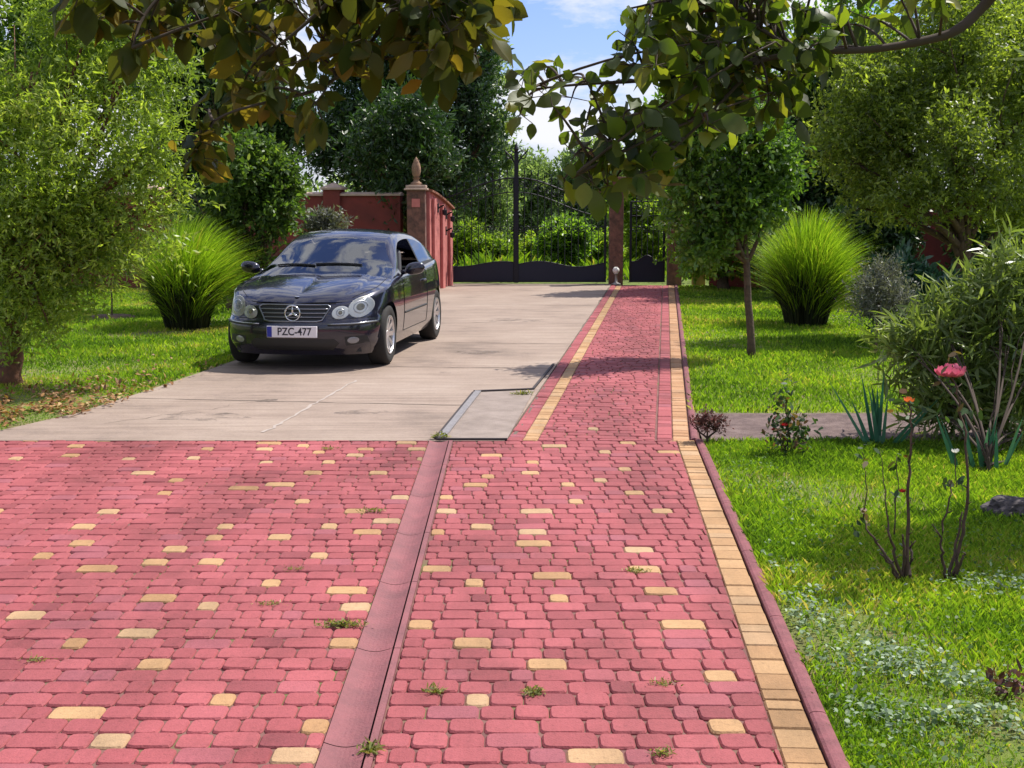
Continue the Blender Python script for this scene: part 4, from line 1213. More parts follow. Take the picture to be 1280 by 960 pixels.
px_tree('garden_tree', 'tall mid-green tree whose top closes the upper left corner', 'tree', 60, 26,
        [(20,0,80),(-60,80,110),(110,-10,70),(90,60,60),(190,10,60),(40,100,70),(150,90,60)], ML_MID, 4500, 8, .4, .15, .06, 32, gap=-.5, gsc=1.8, r0=.2, flat=.4)
px_tree('garden_shrub', 'bright green leafy shrub beside the left end of the red wall', 'shrub', 315, 19.2,
        [(292,228,46),(338,248,36),(280,280,44),(352,222,20),(325,205,24),(345,285,34),(255,262,40),(368,228,12),(300,325,44),(342,318,36),(262,310,40),(318,180,20),(355,250,18),(300,190,26)], ML_VINE, 3600, 8, .24, .085, .042, 33, r0=.05, gap=-.15, gsc=2.4, flat=.45, sides=6)
px_tree('garden_shrub', 'low pale shrub with dry tips in front of the red wall behind the car roof', 'shrub', 408, 23.5,
        [(395,285,18),(420,283,15),(408,276,14)], ML_LAV, 420, 8, .18, .09, .03, 34, r0=.03, flat=.3)
# ---- centre: dense dark evergreen behind the wall
px_tree('evergreen_tree', 'large dense dark evergreen towering behind the red wall and the finial pillar', 'tree', 505, 29.5,
        [(500,165,80),(560,135,62),(450,160,62),(538,75,52),(592,120,36),(604,70,24),(500,85,60),(470,222,52),(556,215,48),(425,205,42),(455,95,50),(515,250,40),(605,175,30),(530,25,46),(484,262,22,-2.9),(500,240,26,-2.8),(500,150,55,-2.4),(545,185,45,-2.6),(460,190,40,-2.2),(520,215,34,-2.8)], ML_DARK, 7600, 8, .42, .15, .045, 41, r0=.25, gap=-.7, gsc=1.7, up=.5, flat=.2, fill=.5)
px_tree('evergreen_tree', 'paler slender evergreen standing just right of the big dark evergreen', 'tree', 612, 35,
        [(610,100,22),(606,150,32),(612,200,34),(596,250,40),(618,65,13),(622,260,30),(590,300,36)], ML_GREY, 3000, 8, .35, .14, .045, 42, r0=.15, gap=-.55, gsc=1.8, up=.4, flat=.3)
# ---- beyond the gate
px_tree('willow_tree', 'silvery willow-like tree far beyond the gate under the open sky', 'tree', 700, 44,
        [(680,238,38),(728,230,44),(772,215,45),(690,280,36),(740,275,42),(655,262,26),(800,240,40),(652,300,28)], ML_GREY, 3600, 8, .5, .2, .07, 51, r0=.2, gap=-.4, gsc=1.3, flat=.35)
px_tree('wild_shrub', 'dark green wild shrub seen through the bars of the right gate leaf', 'shrub', 712, 33,
        [(705,296,22),(722,308,18),(690,312,18),(710,322,20)], ML_MID, 1000, 8, .3, .13, .06, 52, r0=.05, gap=-.8)
px_tree('wild_shrub', 'yellow-green wild shrub seen through the bars of the left gate leaf', 'shrub', 590, 33.5,
        [(585,308,26),(608,316,20),(568,322,22),(628,320,18),(600,330,16)], ML_BRI, 1200, 8, .25, .12, .05, 53, r0=.05, gap=-.8)
px_tree('wild_shrub', 'fresh green wild shrub seen through the footpath gate', 'shrub', 808, 32,
        [(800,300,24),(818,275,24),(806,325,22),(790,262,20),(825,320,18)], ML_BRI, 1500, 8, .25, .12, .055, 54, r0=.05, gap=-.8)
px_tree('wild_shrub', 'long bright wild shrub low behind the right gate leaf beside the slim pillar', 'shrub', 742, 34.5,
        [(745,308,20),(728,318,18),(758,314,18),(690,326,16),(668,322,16),(660,308,14),(748,328,14)], ML_BRI, 1200, 8, .25, .11, .045, 55, r0=.04, gap=-.9)
# ---- right background
px_tree('garden_tree', 'deep green shady tree right of the footpath gate behind the young tree', 'tree', 905, 26.5,
        [(845,190,52),(880,250,48),(905,195,62),(955,235,62),(880,315,34),(935,310,36),(860,130,50),(930,130,60),(845,280,22)], ML_MID, 4600, 8, .36, .13, .06, 61, r0=.14, gap=-.7, gsc=2.0)
px_tree('garden_tree', 'deep green shady tree behind the right ornamental grass', 'tree', 1040, 25,
        [(1015,255,60),(1005,175,58),(1060,290,44),(1070,215,55),(1085,312,36),(975,300,40),(1050,130,60)], ML_DARK, 4600, 8, .36, .13, .06, 62, r0=.14, gap=-.7, gsc=2.0)
px_tree('garden_tree', 'tall mid-green tree closing the upper right corner', 'tree', 1200, 25,
        [(1065,70,60),(1130,30,75),(1240,10,95),(1000,110,46),(1180,110,80),(1300,120,110),(1010,50,45)], ML_MID, 4800, 8, .4, .14, .06, 63, r0=.2, gap=-.6, gsc=1.8)
px_tree('olive_leaved_tree', 'broad olive-green small-leaved tree overhanging the right lawn', 'tree', 1205, 17.2,
        [(1100,135,72),(1180,120,80),(1255,165,95),(1062,200,52),(1140,203,58),(1245,245,50),(1040,155,32),(1085,262,30),(1310,100,110),(1200,45,75),(1290,250,70),(1090,75,50),(1165,250,42,-.9),(1215,222,50,-1.0),(1128,255,34,-.7),(1190,175,50,-1.0)], ML_OLI, 7500, 9, .28, .075, .030, 64, r0=.13, gap=-.35, gsc=1.9, flat=.4, fill=.3)
px_tree('garden_shrub', 'dark shady shrub hiding the red wall just right of the ornamental grass', 'shrub', 1112, 22.5,
        [(1108,290,34),(1090,325,34),(1125,330,20),(1075,285,28),(1128,268,18)], ML_DARK, 1500, 8, .26, .10, .045, 66, r0=.04, gap=-.8)
px_tree('garden_shrub', 'dark shady shrub hiding the red wall behind the oleander', 'shrub', 1232, 22,
        [(1225,290,34),(1250,320,40),(1215,330,28),(1285,300,46),(1212,265,22)], ML_DARK, 1700, 8, .26, .10, .045, 67, r0=.04, gap=-.8)
# ---- the young tree on the right lawn
tb = G(939, 446); D = tb.y
bl = [B_(900,205,58,D),B_(950,175,52,D+.2),B_(862,245,40,D-.2),B_(920,255,42,D),B_(968,215,34,D+.2),B_(888,300,30,D-.1),B_(866,310,22,D-.2),B_(905,140,55,D),B_(850,180,42,D-.4),B_(960,250,22,D)]
tree('young_tree', 'young tree with a slender bare trunk on the sunny right lawn', 'tree', (tb.x, tb.y), W(929, 255, D), bl, .046, .030, ML_SMALL, M_BARK, 3600, 8, .24, .066, .034, 71, gap=-.5, gsc=3.0, up=-.1, flat=.4, sides=6)
# ---- shrubs on the right
px_tree('laurel_shrub', 'blue-green broad-leaved shrub between lavender and the red wall', 'shrub', 1140, 16.2,
        [(1128,345,24),(1160,372,28),(1112,366,24),(1180,372,24),(1145,388,28)], ML_LAU, 700, 8, .22, .12, .040, 81, r0=.03, gap=-.9, sides=6, flat=.3, up=.4)
px_tree('lavender_shrub', 'greyish lavender shrub at the right lawn edge', 'shrub', 1100, 15.0,
        [(1098,368,24),(1118,380,22),(1085,390,14),(1108,345,14)], ML_LAV, 900, 7, .2, .05, .012, 82, r0=.02, gap=-1.2, up=.7, flat=.2)
ob = G(1235, 590); D = 9.6
bl = [B_(1195,430,56,D),B_(1265,410,70,D),B_(1150,445,40,D),B_(1185,500,44,D),B_(1258,490,60,D),B_(1245,370,46,D+.1),B_(1124,432,24,D),B_(1310,440,80,D),B_(1238,555,40,D),B_(1290,545,50,D),B_(1172,400,28,D+.2),B_(1215,570,40,D-.1),B_(1265,590,42,D-.1),B_(1300,600,50,D),B_(1285,345,40,D)]
bl += [B_(1215,565,40,D-.15),B_(1262,580,44,D-.15),B_(1240,540,42,D-.2),B_(1296,590,50,D-.1),B_(1185,520,40,D-.1),B_(1225,600,34,D-.15),B_(1270,540,46,D-.2)]
tree('oleander', 'large oleander with long narrow leaves at the right edge', 'shrub', (ob.x, ob.y), (ob.x, ob.y, .10), bl, .016, .008, ML_OLE, M_TWIG, 1000, 8, .20, .150, .022, 83, gap=-.9, gsc=3, up=.30, out=1.0, flat=.3, spread=.60, sides=6, fill=.3)
tree('oleander', 'second oleander beyond the right edge shading the near lawn', 'shrub', (3.6, 7.1), (3.6, 7.1, .10), [(3.6,7.0,1.2,.5,.5,.5),(3.8,7.1,1.6,.6,.6,.5),(3.5,7.1,2.05,.5,.5,.4),(3.45,7.2,2.5,.40,.5,.4),(3.6,7.3,2.75,.5,.5,.4),(3.35,7.05,2.75,.35,.35,.3),(3.6,6.9,.55,.5,.5,.4)], .022, .014, ML_OLE, M_TWIG, 1050, 8, .22, .165, .024, 84, gap=-.9, gsc=3, up=.7, out=1.0, flat=.25, spread=.36, sides=6, fill=.3)

# ---- ornamental grasses
MG = foliage('ornamental_grass', [(0,(.030,.045,.012)),(.3,(.08,.16,.016)),(.60,(.22,.37,.034)),(.90,(.37,.47,.07)),(1,(.46,.36,.13))], trans=.45, tcol=(1.2,1.2,.35), rough=.5)
MGD = foliage('ornamental_grass_base', [(0,(.012,.016,.008)),(.5,(.028,.034,.013)),(1,(.075,.075,.03))], trans=.05)  # dead brown base leaves, colour also darkened for the shade under the blades
def strips(name, base, dirv, Ln, droop, wid, rnd, mat, parent, ns=6, side=None, taper=True):
    """arching blades: base Nx3, start direction Nx3"""
    n = len(base); d = unit(dirv); t = np.linspace(0, 1, ns+1)
    C = base[:,None] + d[:,None]*(Ln[:,None]*t)[:,:,None]
    hd = unit(np.c_[d[:,:2], np.zeros(n)] + 1e-6)
    C = C + hd[:,None]*(droop[:,None]*Ln[:,None]*.55*t**2)[:,:,None]
    C[:,:,2] -= (droop*Ln)[:,None]*.75*t**2.3
    if side is None:
        a = np.random.default_rng(5).uniform(0, 2*PI, n); side = np.stack([np.cos(a), np.sin(a), np.zeros(n)], 1)
    w_ = wid[:,None]*(1 - t**2.2*.95 if taper else np.ones_like(t))[None]
    V = np.stack([C - side[:,None]*w_[:,:,None], C + side[:,None]*w_[:,:,None]], 2)  # n, ns+1, 2, 3
    idx = np.arange(n*(ns+1)*2).reshape(n, ns+1, 2)
    F = np.stack([idx[:,:-1,0], idx[:,:-1,1], idx[:,1:,1], idx[:,1:,0]], -1).reshape(-1, 4)
    return np_mesh(name, V.reshape(-1,3), 4, len(F), F, [mat], {'rnd': ('FACE', np.clip(np.repeat(rnd, ns), 0, 1))}, parent, smooth=True)
def bez_strips(name, P0, P1, P2, wid, rnd, mat, parent, ns=7):
    n = len(P0); t = np.linspace(0, 1, ns+1)[None,:,None]
    C = P0[:,None]*(1-t)**2 + P1[:,None]*2*t*(1-t) + P2[:,None]*t*t
    a = np.random.default_rng(6).uniform(0, 2*PI, n); side = np.stack([np.cos(a), np.sin(a), np.zeros(n)], 1)
    w_ = wid[:,None]*(1 - np.linspace(0,1,ns+1)**2*.93)[None]
    V = np.stack([C - side[:,None]*w_[:,:,None], C + side[:,None]*w_[:,:,None]], 2); idx = np.arange(n*(ns+1)*2).reshape(n, ns+1, 2)
    F = np.stack([idx[:,:-1,0], idx[:,:-1,1], idx[:,1:,1], idx[:,1:,0]], -1).reshape(-1, 4)
    return np_mesh(name, V.reshape(-1,3), 4, len(F), F, [mat], {'rnd': ('FACE', np.clip(np.repeat(rnd, ns), 0, 1))}, parent, smooth=True)
def miscanthus(label, px, py, top_py, rad, seed, lean=0.0):
    b = G(px, py); o = empty('ornamental_grass', (b.x, b.y, 0)); tag(o, label, 'ornamental grass', 'ornamental grasses on the lawns')
    r_ = np.random.default_rng(seed); Ht = W(px, top_py, b.y).z; n = 5600
    a = r_.uniform(0, 2*PI, n); q = r_.random(n)**.52; ca, sa = np.cos(a), np.sin(a)
    rb = .20*q; rt = rad*1.08*q*r_.uniform(.70, 1.16, n); zt = Ht*(1 - .34*q**2.2)*r_.uniform(.66, 1.08, n)*(1 - .35*(r_.random(n) < .18)*q)
    a2 = a + r_.normal(0, .30, n); lob = 1 + .16*np.sin(a*2 + seed) + .10*np.sin(a*5 + 2*seed); rt = rt*lob; zt = zt*(1 + .08*np.sin(a*3 + seed*1.7)*q); bent = r_.random(n) < .07; zt[bent] *= r_.uniform(.45, .8, bent.sum()); rt[bent] *= 1.15
    P0 = np.stack([rb*ca, rb*sa, np.zeros(n)], 1)
    k = r_.uniform(.20, .36, n); P1 = np.stack([rb*ca+(rt-rb)*k*ca, rb*sa+(rt-rb)*k*sa, zt*r_.uniform(.74, 1.0, n)+.04*Ht], 1)
    P2 = np.stack([rt*np.cos(a2)+lean*zt, rt*np.sin(a2), zt], 1)
    bez_strips('blades', P0, P1, P2, .0048*r_.uniform(.7, 1.3, n), .55 + .15*r_.normal(size=n) + .3*(r_.random(n) < .07), MG, o)
    n = 3000; a = r_.uniform(0, 2*PI, n); q = .6 + .4*r_.random(n); ca, sa = np.cos(a), np.sin(a); h = r_.uniform(.48, .86, n)*Ht/1.5
    P0 = np.stack([.29*q*ca, .29*q*sa, np.zeros(n)], 1); out = .29*q + h*.36
    P1 = np.stack([(out*.8)*ca, (out*.8)*sa, h*.95], 1); dr = r_.random(n)**2
    P2 = np.stack([(out+.20*dr)*ca, (out+.20*dr)*sa, h*(1-.45*dr)], 1)
    bez_strips('base_stems', P0, P1, P2, .0075*r_.uniform(.7, 1.3, n), .40 + .25*r_.normal(size=n), MGD, o)
    return o
miscanthus('bright green fountain grass clump on the left lawn beside the parked car', 234, 410, 273, .95, 91, .14)
miscanthus('bright green fountain grass clump on the right lawn behind the young tree', 1007, 405, 263, 1.0, 92, .02)

# ---- roses with long bare stems on the near right lawn
MR_LEAF = foliage('rose_leaf', [(0,(.02,.045,.015)),(.6,(.05,.10,.03)),(1,(.16,.08,.04))], trans=.3)
def petals(name, mats, parent, loc, size, seed, layers=4, per=6, mat=None):
    r_ = random.Random(seed); mb = MB()
    for l in range(layers + 1 if layers > 3 else layers):
        t = min(1, l/(max(1, layers-1))); tilt = .05 + (.22*l if layers > 3 else .5*t)
        for k in range(per):
            a = 2*PI*(k + .5*(l % 2))/per + r_.gauss(0, .12); s = size*(.45+.55*t)*r_.uniform(.85, 1.15)
            dv = Vector((math.sin(tilt)*math.cos(a), math.sin(tilt)*math.sin(a), math.cos(tilt))); sv = Vector((-math.sin(a), math.cos(a), 0))
            nv = dv.cross(sv); c = Vector(loc); vs = []
            for i in range(4):
                u = i/3; wv = s*.42*math.sin(PI*(.15+.75*u))
                m_ = c + dv*s*u + nv*(-(.34 if t > .3 else .15)*s*math.sin(PI*u*.85) + (-.12 if t > .9 else .16)*s*u**3)
                vs += [m_ - sv*wv + nv*.10*s*u, m_ - nv*.04*s, m_ + sv*wv + nv*.10*s*u]
            mb.add(vs, [(3*i+j, 3*i+j+1, 3*i+j+4, 3*i+j+3) for i in range(3) for j in range(2)])
    return mb.build(name, mats, parent, smooth=True)
MP_PINK = foliage('petal_pink', [(0,(0.600,0.169,0.264)),(1,(0.600,0.390,0.432))], trans=.35, tcol=(1,.7,.75), tboost=1.1)
MP_ORANGE = foliage('petal_orange', [(0,(.70,.22,.07)),(1,(.8,.35,.15))], trans=.35, tcol=(1,.8,.6), tboost=1.1)
MP_RED = foliage('petal_red', [(0,(.42,.03,.035)),(1,(.5,.06,.06))], trans=.3, tcol=(1,.6,.6), tboost=1.1)
MP_WHITE = foliage('petal_white', [(0,(.8,.78,.74)),(1,(.85,.83,.8))], trans=.3, tcol=(1,1,1), tboost=1.0)
M_RSTEM = simple('rose_stem', (.10,.055,.035), rough=.8, col2=(.05,.035,.025), nscale=40)
def rose(label, base_px, stems, blooms, leaves, seed):
    b = G(*base_px); D = b.y; o = empty('rose_bush', (b.x, b.y, 0)); tag(o, label, 'rose bush')
    rnd = random.Random(seed); mb = MB()
    def lc(px, py, dd): p = W(px, py, D+dd); return Vector((p.x-b.x, p.y-b.y, p.z))
    for pts, r0 in stems:
        q = [lc(*p) for p in pts]; n = len(q)
        dense = []
        for i in range(n-1):
            for k in range(4): dense.append(q[i].lerp(q[i+1], k/4) + Vector((rnd.gauss(0,.004), rnd.gauss(0,.006), 0)))
        dense.append(q[-1]); m = len(dense)
        mb.tube(dense, [r0*(1-.6*k/(m-1)) for k in range(m)], 6)
        for k in range(1, m-1, 2):      # thorns and cut side shoots
            v = Vector((rnd.uniform(-1,1), rnd.uniform(-1,1), .6))*rnd.uniform(.012, .035)
            mb.tube([dense[k], dense[k]+v], [r0*.5, r0*.15], 4)
    mb.build('stems', M_RSTEM, o, smooth=True)
    for nm, mat, (px, py, dd), size in blooms: petals(nm, mat, o, lc(px, py, dd), size, seed+px)
    if leaves:
        r_ = np.random.default_rng(seed); P = []; 
        for (px, py, dd, sp, n) in leaves:
            c = np.array(lc(px, py, dd)); P.append(c + r_.normal(size=(n,3))*sp)
        P = np.concatenate(P); n = len(P)
        leaf_cards('leaves', P, r_.normal(size=(n,3))+[0,0,-.2], r_.normal(size=(n,3))*.5+[0,0,.6], .05*r_.uniform(.6,1.2,n), .03*r_.uniform(.6,1.2,n), r_.random(n), MR_LEAF, o, 6)
    return o
rose('leafless rose bush with many bare stems and one tall cane on the near lawn', (1130, 727),
     [([(1132,727,0),(1134,650,0),(1137,590,0),(1139,545,0),(1136,505,.02)],.0095),([(1126,727,0),(1108,695,.03),(1090,672,.05),(1079,650,.08)],.009),([(1128,727,0),(1118,690,-.05),(1112,672,-.06),(1108,640,-.05)],.009),
      ([(1135,727,0),(1140,690,.05),(1139,677,.06)],.010),([(1124,727,0),(1112,705,-.06),(1100,692,-.1)],.008),([(1130,727,0),(1131,690,-.03),(1128,668,-.03)],.010),([(1118,668,-.05),(1122,610,-.02),(1121,570,0)],.004),([(1080,650,.08),(1082,600,.1),(1078,565,.1)],.0035),([(1108,640,-.05),(1104,590,0),(1100,560,0)],.003)],
     [('orange_bloom', MP_ORANGE, (1136,502,.02), .028), ('faded_bloom', MP_RED, (1128,615,0), .018)], [(1138,500,.02,.05,16),(1078,648,.08,.035,14),(1125,617,0,.03,8),(1122,575,0,.03,8),(1080,570,.1,.03,8)], 5)
rose('rose with forked bare canes carrying one big pink bloom at the right', (1188, 725),
     [([(1190,725,0),(1200,690,0),(1208,640,0),(1209,600,0),(1206,540,.02),(1196,490,.03),(1189,467,.03)],.0095),([(1186,725,0),(1196,680,.05),(1203,640,.05)],.009),([(1182,725,0),(1178,695,-.03),(1175,675,-.04),(1186,630,-.02),(1190,600,0)],.008),([(1175,672,-.04),(1166,655,-.03)],.005),([(1192,722,0),(1202,700,-.05),(1206,690,-.05)],.009)],
     [('pink_bloom', MP_PINK, (1188,470,.03), .072)], [(1190,470,.03,.05,14),(1200,520,.02,.05,10),(1190,602,0,.03,8)], 6)
rose('small leafy rose bush with reddish shoots beside the stony garden path', (985, 566),
     [([(985,566,0),(984,530,0),(982,495,0)],.007),([(987,566,0),(998,535,.05),(1003,520,.05)],.006),([(983,566,0),(972,540,-.05),(966,525,-.05)],.006)],
     [('red_bloom', MP_RED, (972,524,-.05), .030), ('red_bloom', MP_RED, (980,532,-.06), .026), ('red_bloom', MP_RED, (968,538,-.05), .024)],
     [(980,500,0,.05,40),(985,530,0,.07,90),(1002,535,.05,.07,90),(970,535,-.05,.06,60),(990,552,0,.07,90),(983,482,0,.03,14)], 7)
# a white flower on its own thin stalk
b = G(1196, 612); o = empty('white_flower', (b.x, b.y, 0)); tag(o, 'single small white flower on a thin stalk below the oleander', 'flower')
p = W(1194, 566, b.y); c = Vector((p.x-b.x, 0, p.z))
mb = MB(); mb.tube([(0,0,0),(c.x*.4,.02,c.z*.5),c], [.004,.0035,.003], 5); mb.build('stalk', M_RSTEM, o)
petals('petals', MP_WHITE, o, c, .03, 3, 2, 6)

# ---- iris clumps
M_IRIS = foliage('iris_leaf', [(0,(.02,.07,.05)),(.5,(.04,.13,.085)),(1,(.10,.22,.13))], trans=.3, tcol=(1,1.3,.8))
def iris(label, px, py, h, n, seed, spread):
    b = G(px, py); o = empty('iris_clump', (b.x, b.y, 0)); tag(o, label, 'iris plant', 'iris clumps by the garden path')
    r_ = np.random.default_rng(seed); x = r_.normal(0, spread*.4, n)
    base = np.stack([x, r_.normal(0, .03, n), np.zeros(n)], 1)
    d = np.stack([x*2.2/max(.05, spread)*.25 + r_.normal(0, .10, n), r_.normal(0, .12, n), np.ones(n)], 1)
    s = np.tile([1.0, .25, 0], (n, 1))
    strips('leaves', base, d, h*r_.uniform(.6, 1.08, n), .10*r_.random(n), .016*r_.uniform(.8,1.2,n), r_.random(n), M_IRIS, o, 6, side=s)
iris('upright blue-green iris leaves at the stony path left of the oleander', 1100, 556, .52, 13, 3, .10)
iris('dark green strap leaves under the oleander at the right edge', 1228, 585, .36, 13, 4, .26)

# ---- reddish low bush at the kerb
bb = G(884, 553)
tree('barberry_shrub', 'small purplish-red shrub at the kerb where the stony path starts', 'shrub', (bb.x, bb.y), (bb.x, bb.y, .08), [(bb.x, bb.y, .10, .11, .11, .10), (bb.x+.08, bb.y+.05, .08, .08, .1, .07), (bb.x-.07, bb.y, .08, .07, .09, .07)], .01, .006,
     foliage('barberry_leaf', [(0,(.05,.035,.022)),(.6,(.14,.065,.055)),(1,(.28,.14,.12))], trans=.25, tcol=(1.2,.8,.8)), M_TWIG, 330, 7, .07, .026, .014, 95, gap=-1.5, sides=4)

# ---- sapling with bare soil ring on the left lawn
sp = G(140, 397); o = empty('sapling', (sp.x, sp.y, 0)); tag(o, 'thin sapling in a ring of bare soil on the left lawn', 'sapling')
mb = MB(); mb.tube([(0,0,0),(.01,0,.3),(-.01,0,.6),(.02,0,.95)], [.014,.012,.01,.004], 6); mb.build('stem', M_BARK, o)
r_ = np.random.default_rng(8); P = np.stack([r_.normal(0,.10,60), r_.normal(0,.10,60), r_.uniform(.5,1.0,60)], 1)
leaf_cards('leaves', P, r_.normal(size=(60,3)), r_.normal(size=(60,3))*.5+[0,0,.6], np.full(60,.06), np.full(60,.03), r_.random(60), ML_MID, o, 6)
mb = MB(); n = 26; vs = [(0,0,.045)]
for ring, z in ((.25,.04),(.42,-.01)):
    for k in range(n): a = 2*PI*k/n; q = ring*(1+random.gauss(0,.07)); vs.append((sp.x*0+q*math.cos(a), q*math.sin(a), z))
fs = [(0,1+k,1+(k+1)%n) for k in range(n)] + [(1+k,1+n+k,1+n+(k+1)%n,1+(k+1)%n) for k in range(n)]
mb.add(vs, fs); mb.build('soil_ring', soil_mat('dug_soil', (.07,.04,.025), (.12,.075,.045), (.17,.11,.07), 9), o, smooth=True)

# ---- stone and dark weed on the near lawn
def rock(label, px, py, size, seed, mat):
    b = G(px, py); bm = bmesh.new(); bmesh.ops.create_icosphere(bm, subdivisions=4, radius=1)
    for v in bm.verts:
        q = v.co.copy(); f = 1 + .28*noise.noise(q*1.7+Vector((seed,0,0))) + .14*noise.noise(q*4+Vector((seed,3,0))) + .06*noise.noise(q*9)
        v.co = Vector((q.x*size[0], q.y*size[1], q.z*size[2]))*f
    me = bpy.data.meshes.new('stone'); bm.to_mesh(me); bm.free(); me.materials.append(mat)
    o = bpy.data.objects.new('stone', me); COL.objects.link(o); o.location = (b.x, b.y, size[2]*.35); tag(o, label, 'stone'); return o
M_ROCK = simple('dark_stone', (.12,.10,.10), rough=.9, col2=(.035,.03,.032), nscale=9, bump=.9, bscale=22)
rock('rough dark stone lying in the grass at the right edge', 1264, 642, (.15,.11,.075), 2.0, M_ROCK)
b = G(1262, 872); o = empty('dark_weed', (b.x, b.y, 0)); tag(o, 'small withered purple-brown plant among the silvery ground cover', 'plant')
r_ = np.random.default_rng(77); n = 70; P = np.stack([r_.normal(0,.035,n), r_.normal(0,.035,n), r_.uniform(.01,.09,n)], 1)
leaf_cards('leaves', P, r_.normal(size=(n,3))+[0,0,.4], r_.normal(size=(n,3))*.5+[0,0,.5], .05*r_.uniform(.5,1.1,n), .02*r_.uniform(.6,1.2,n), r_.random(n), foliage('withered_leaf', [(0,(.04,.02,.018)),(1,(.16,.07,.06))], trans=.2), o, 6)

# ---- silvery ground cover, clover and fallen leaves (uncountable)
def scatter_leaves(name, spots, ll, lw, mat, seed, z=(.0,.05), upn=.7):
    r_ = np.random.default_rng(seed); P = []
    for (px, py, sx, sy, n) in spots:
        g = G(px, py); q = np.stack([g.x + r_.normal(0, sx, n), g.y + r_.normal(0, sy, n), r_.uniform(*z, n)], 1); P.append(q)
    P = np.concatenate(P); P = P[(np.array([[en.x, en.y]]) @ (P[:,:2] - np.array(E0)).T)[0] > .215] if name != 'fallen_leaves' else P[P[:,0] < np.interp(P[:,1], [9.4, 10.6, 12.0, 13.9], [-4.0, -3.55, -3.3, -3.0]) + np.abs(r_.normal(0, .05, len(P)))]
    n = len(P); nz = n3(P*np.array([1,1,0]), 9, seed); P = P[nz > -.35]; n = len(P)
    o = leaf_cards(name, P, r_.normal(size=(n,3))*[1,1,.35], r_.normal(size=(n,3))*(1-upn)+[0,0,upn], ll*r_.uniform(.5,1.25,n), lw*r_.uniform(.5,1.25,n), r_.random(n), mat, None, 6); o['kind'] = 'stuff'; return o
ML_SILV = foliage('leaf_silvery', [(0,(0.101,0.160,0.072)),(.5,(0.194,0.272,0.151)),(1,(0.331,0.416,0.274))], trans=.25, tcol=(1.1,1.2,.8), tboost=1.1)
scatter_leaves('ground_cover', [(980,720,.10,.22,420),(1000,770,.09,.15,320),(1110,830,.10,.12,420),(1180,870,.16,.12,700),(1245,735,.14,.10,300),(1130,900,.12,.10,280),(1230,900,.12,.10,260),(1000,820,.05,.12,130),(1060,700,.2,.2,160)], 0.024, .018, ML_SILV, 101)
ML_CLOV = foliage('leaf_clover', [(0,(.04,.09,.014)),(.6,(.09,.18,.022)),(1,(.16,.25,.04))], trans=.4)
scatter_leaves('lawn_clover', [(1000,640,.30,.5,700),(1100,800,.35,.5,1100),(1180,930,.3,.3,700),(940,600,.15,.6,300),(1200,680,.4,.6,700)], .020, .017, ML_CLOV, 102, z=(.01,.045))
ML_FALL = foliage('fallen_leaf', [(0,(.09,.045,.02)),(.5,(.24,.11,.045)),(.8,(.36,.20,.08)),(1,(.46,.34,.16))], trans=.15)
scatter_leaves('fallen_leaves', [(20,505,.55,.5,900),(90,495,.5,.4,500),(160,480,.4,.4,200),(-40,520,.5,.4,700),(230,470,.5,.8,160),(120,508,.8,.25,260),(60,520,.6,.35,700)], .055, .032, ML_FALL, 103, z=(.0,.055), upn=.8)

# ---- weeds growing from the paving joints
ML_WEED = foliage('weed_leaf', [(0,(0.075,0.095,0.024)),(.5,(0.165,0.189,0.042)),(1,(0.360,0.324,0.108))], trans=.3)
def weed(label, px, py, w_, n, h, seed):
    h *= .72; w_ *= 1.15
    b = G(px, py); o = empty('paving_weed', (b.x, b.y, 0)); tag(o, label, 'weed', 'weeds in the paving joints'); r_ = np.random.default_rng(seed)
    P = np.stack([r_.normal(0, w_*.45, n), r_.normal(0, .014, n), r_.random(n)*h*.5], 1)
    leaf_cards('leaves', P, r_.normal(size=(n,3))*[1,1,.3]+[0,0,.5], r_.normal(size=(n,3))*.5+[0,0,.6], h*.9*r_.uniform(.5,1.2,n), h*.22*r_.uniform(.6,1.3,n), r_.random(n), ML_WEED, o, 6)
    m = 14; base = np.stack([r_.normal(0, w_*.35, m), r_.normal(0,.01,m), np.zeros(m)], 1)
    strips('stalks', base, r_.normal(size=(m,3))*[.7,.7,.2]+[0,0,.8], h*r_.uniform(.6,1.5,m), .3*r_.random(m), np.full(m,.0016), r_.random(m), ML_WEED, o, 4)
for k, a in enumerate([
    ('wide weed growing against the left side of the gutter', 428, 783, .10, 170, .045),
    ('weed at the right foot of the gutter at the bottom edge', 465, 940, .025, 60, .055),
    ('weed beside a yellow brick just right of the gutter', 545, 866, .03, 60, .04),
    ('weed below a yellow brick in the middle of the near paving', 668, 868, .035, 90, .04),
    ('ring-shaped dry weed on a yellow brick right of centre', 797, 715, .05, 90, .035),
    ('thin weed right of centre between red bricks', 828, 856, .06, 60, .03),
    ('small weed at the bottom edge right of centre', 827, 944, .03, 50, .04),
    ('weed tuft where gutter meets the concrete slab', 549, 548, .05, 80, .07),
    ('weed along the yellow band at the slab corner', 655, 494, .10, 110, .06),
    ('weed beside the gutter in its farther half', 466, 640, .06, 70, .04),
    ('faint weed among the left bricks near the bottom edge', 45, 826, .05, 50, .03),
    ('faint weed among the left bricks halfway up', 335, 756, .07, 60, .03),
    ('tiny weed left of the gutter close to the drive', 410, 562, .05, 40, .04),
    ('weed low on the left paving beside a yellow brick', 368, 712, .06, 50, .025)]):
    weed(*a, 300+k)

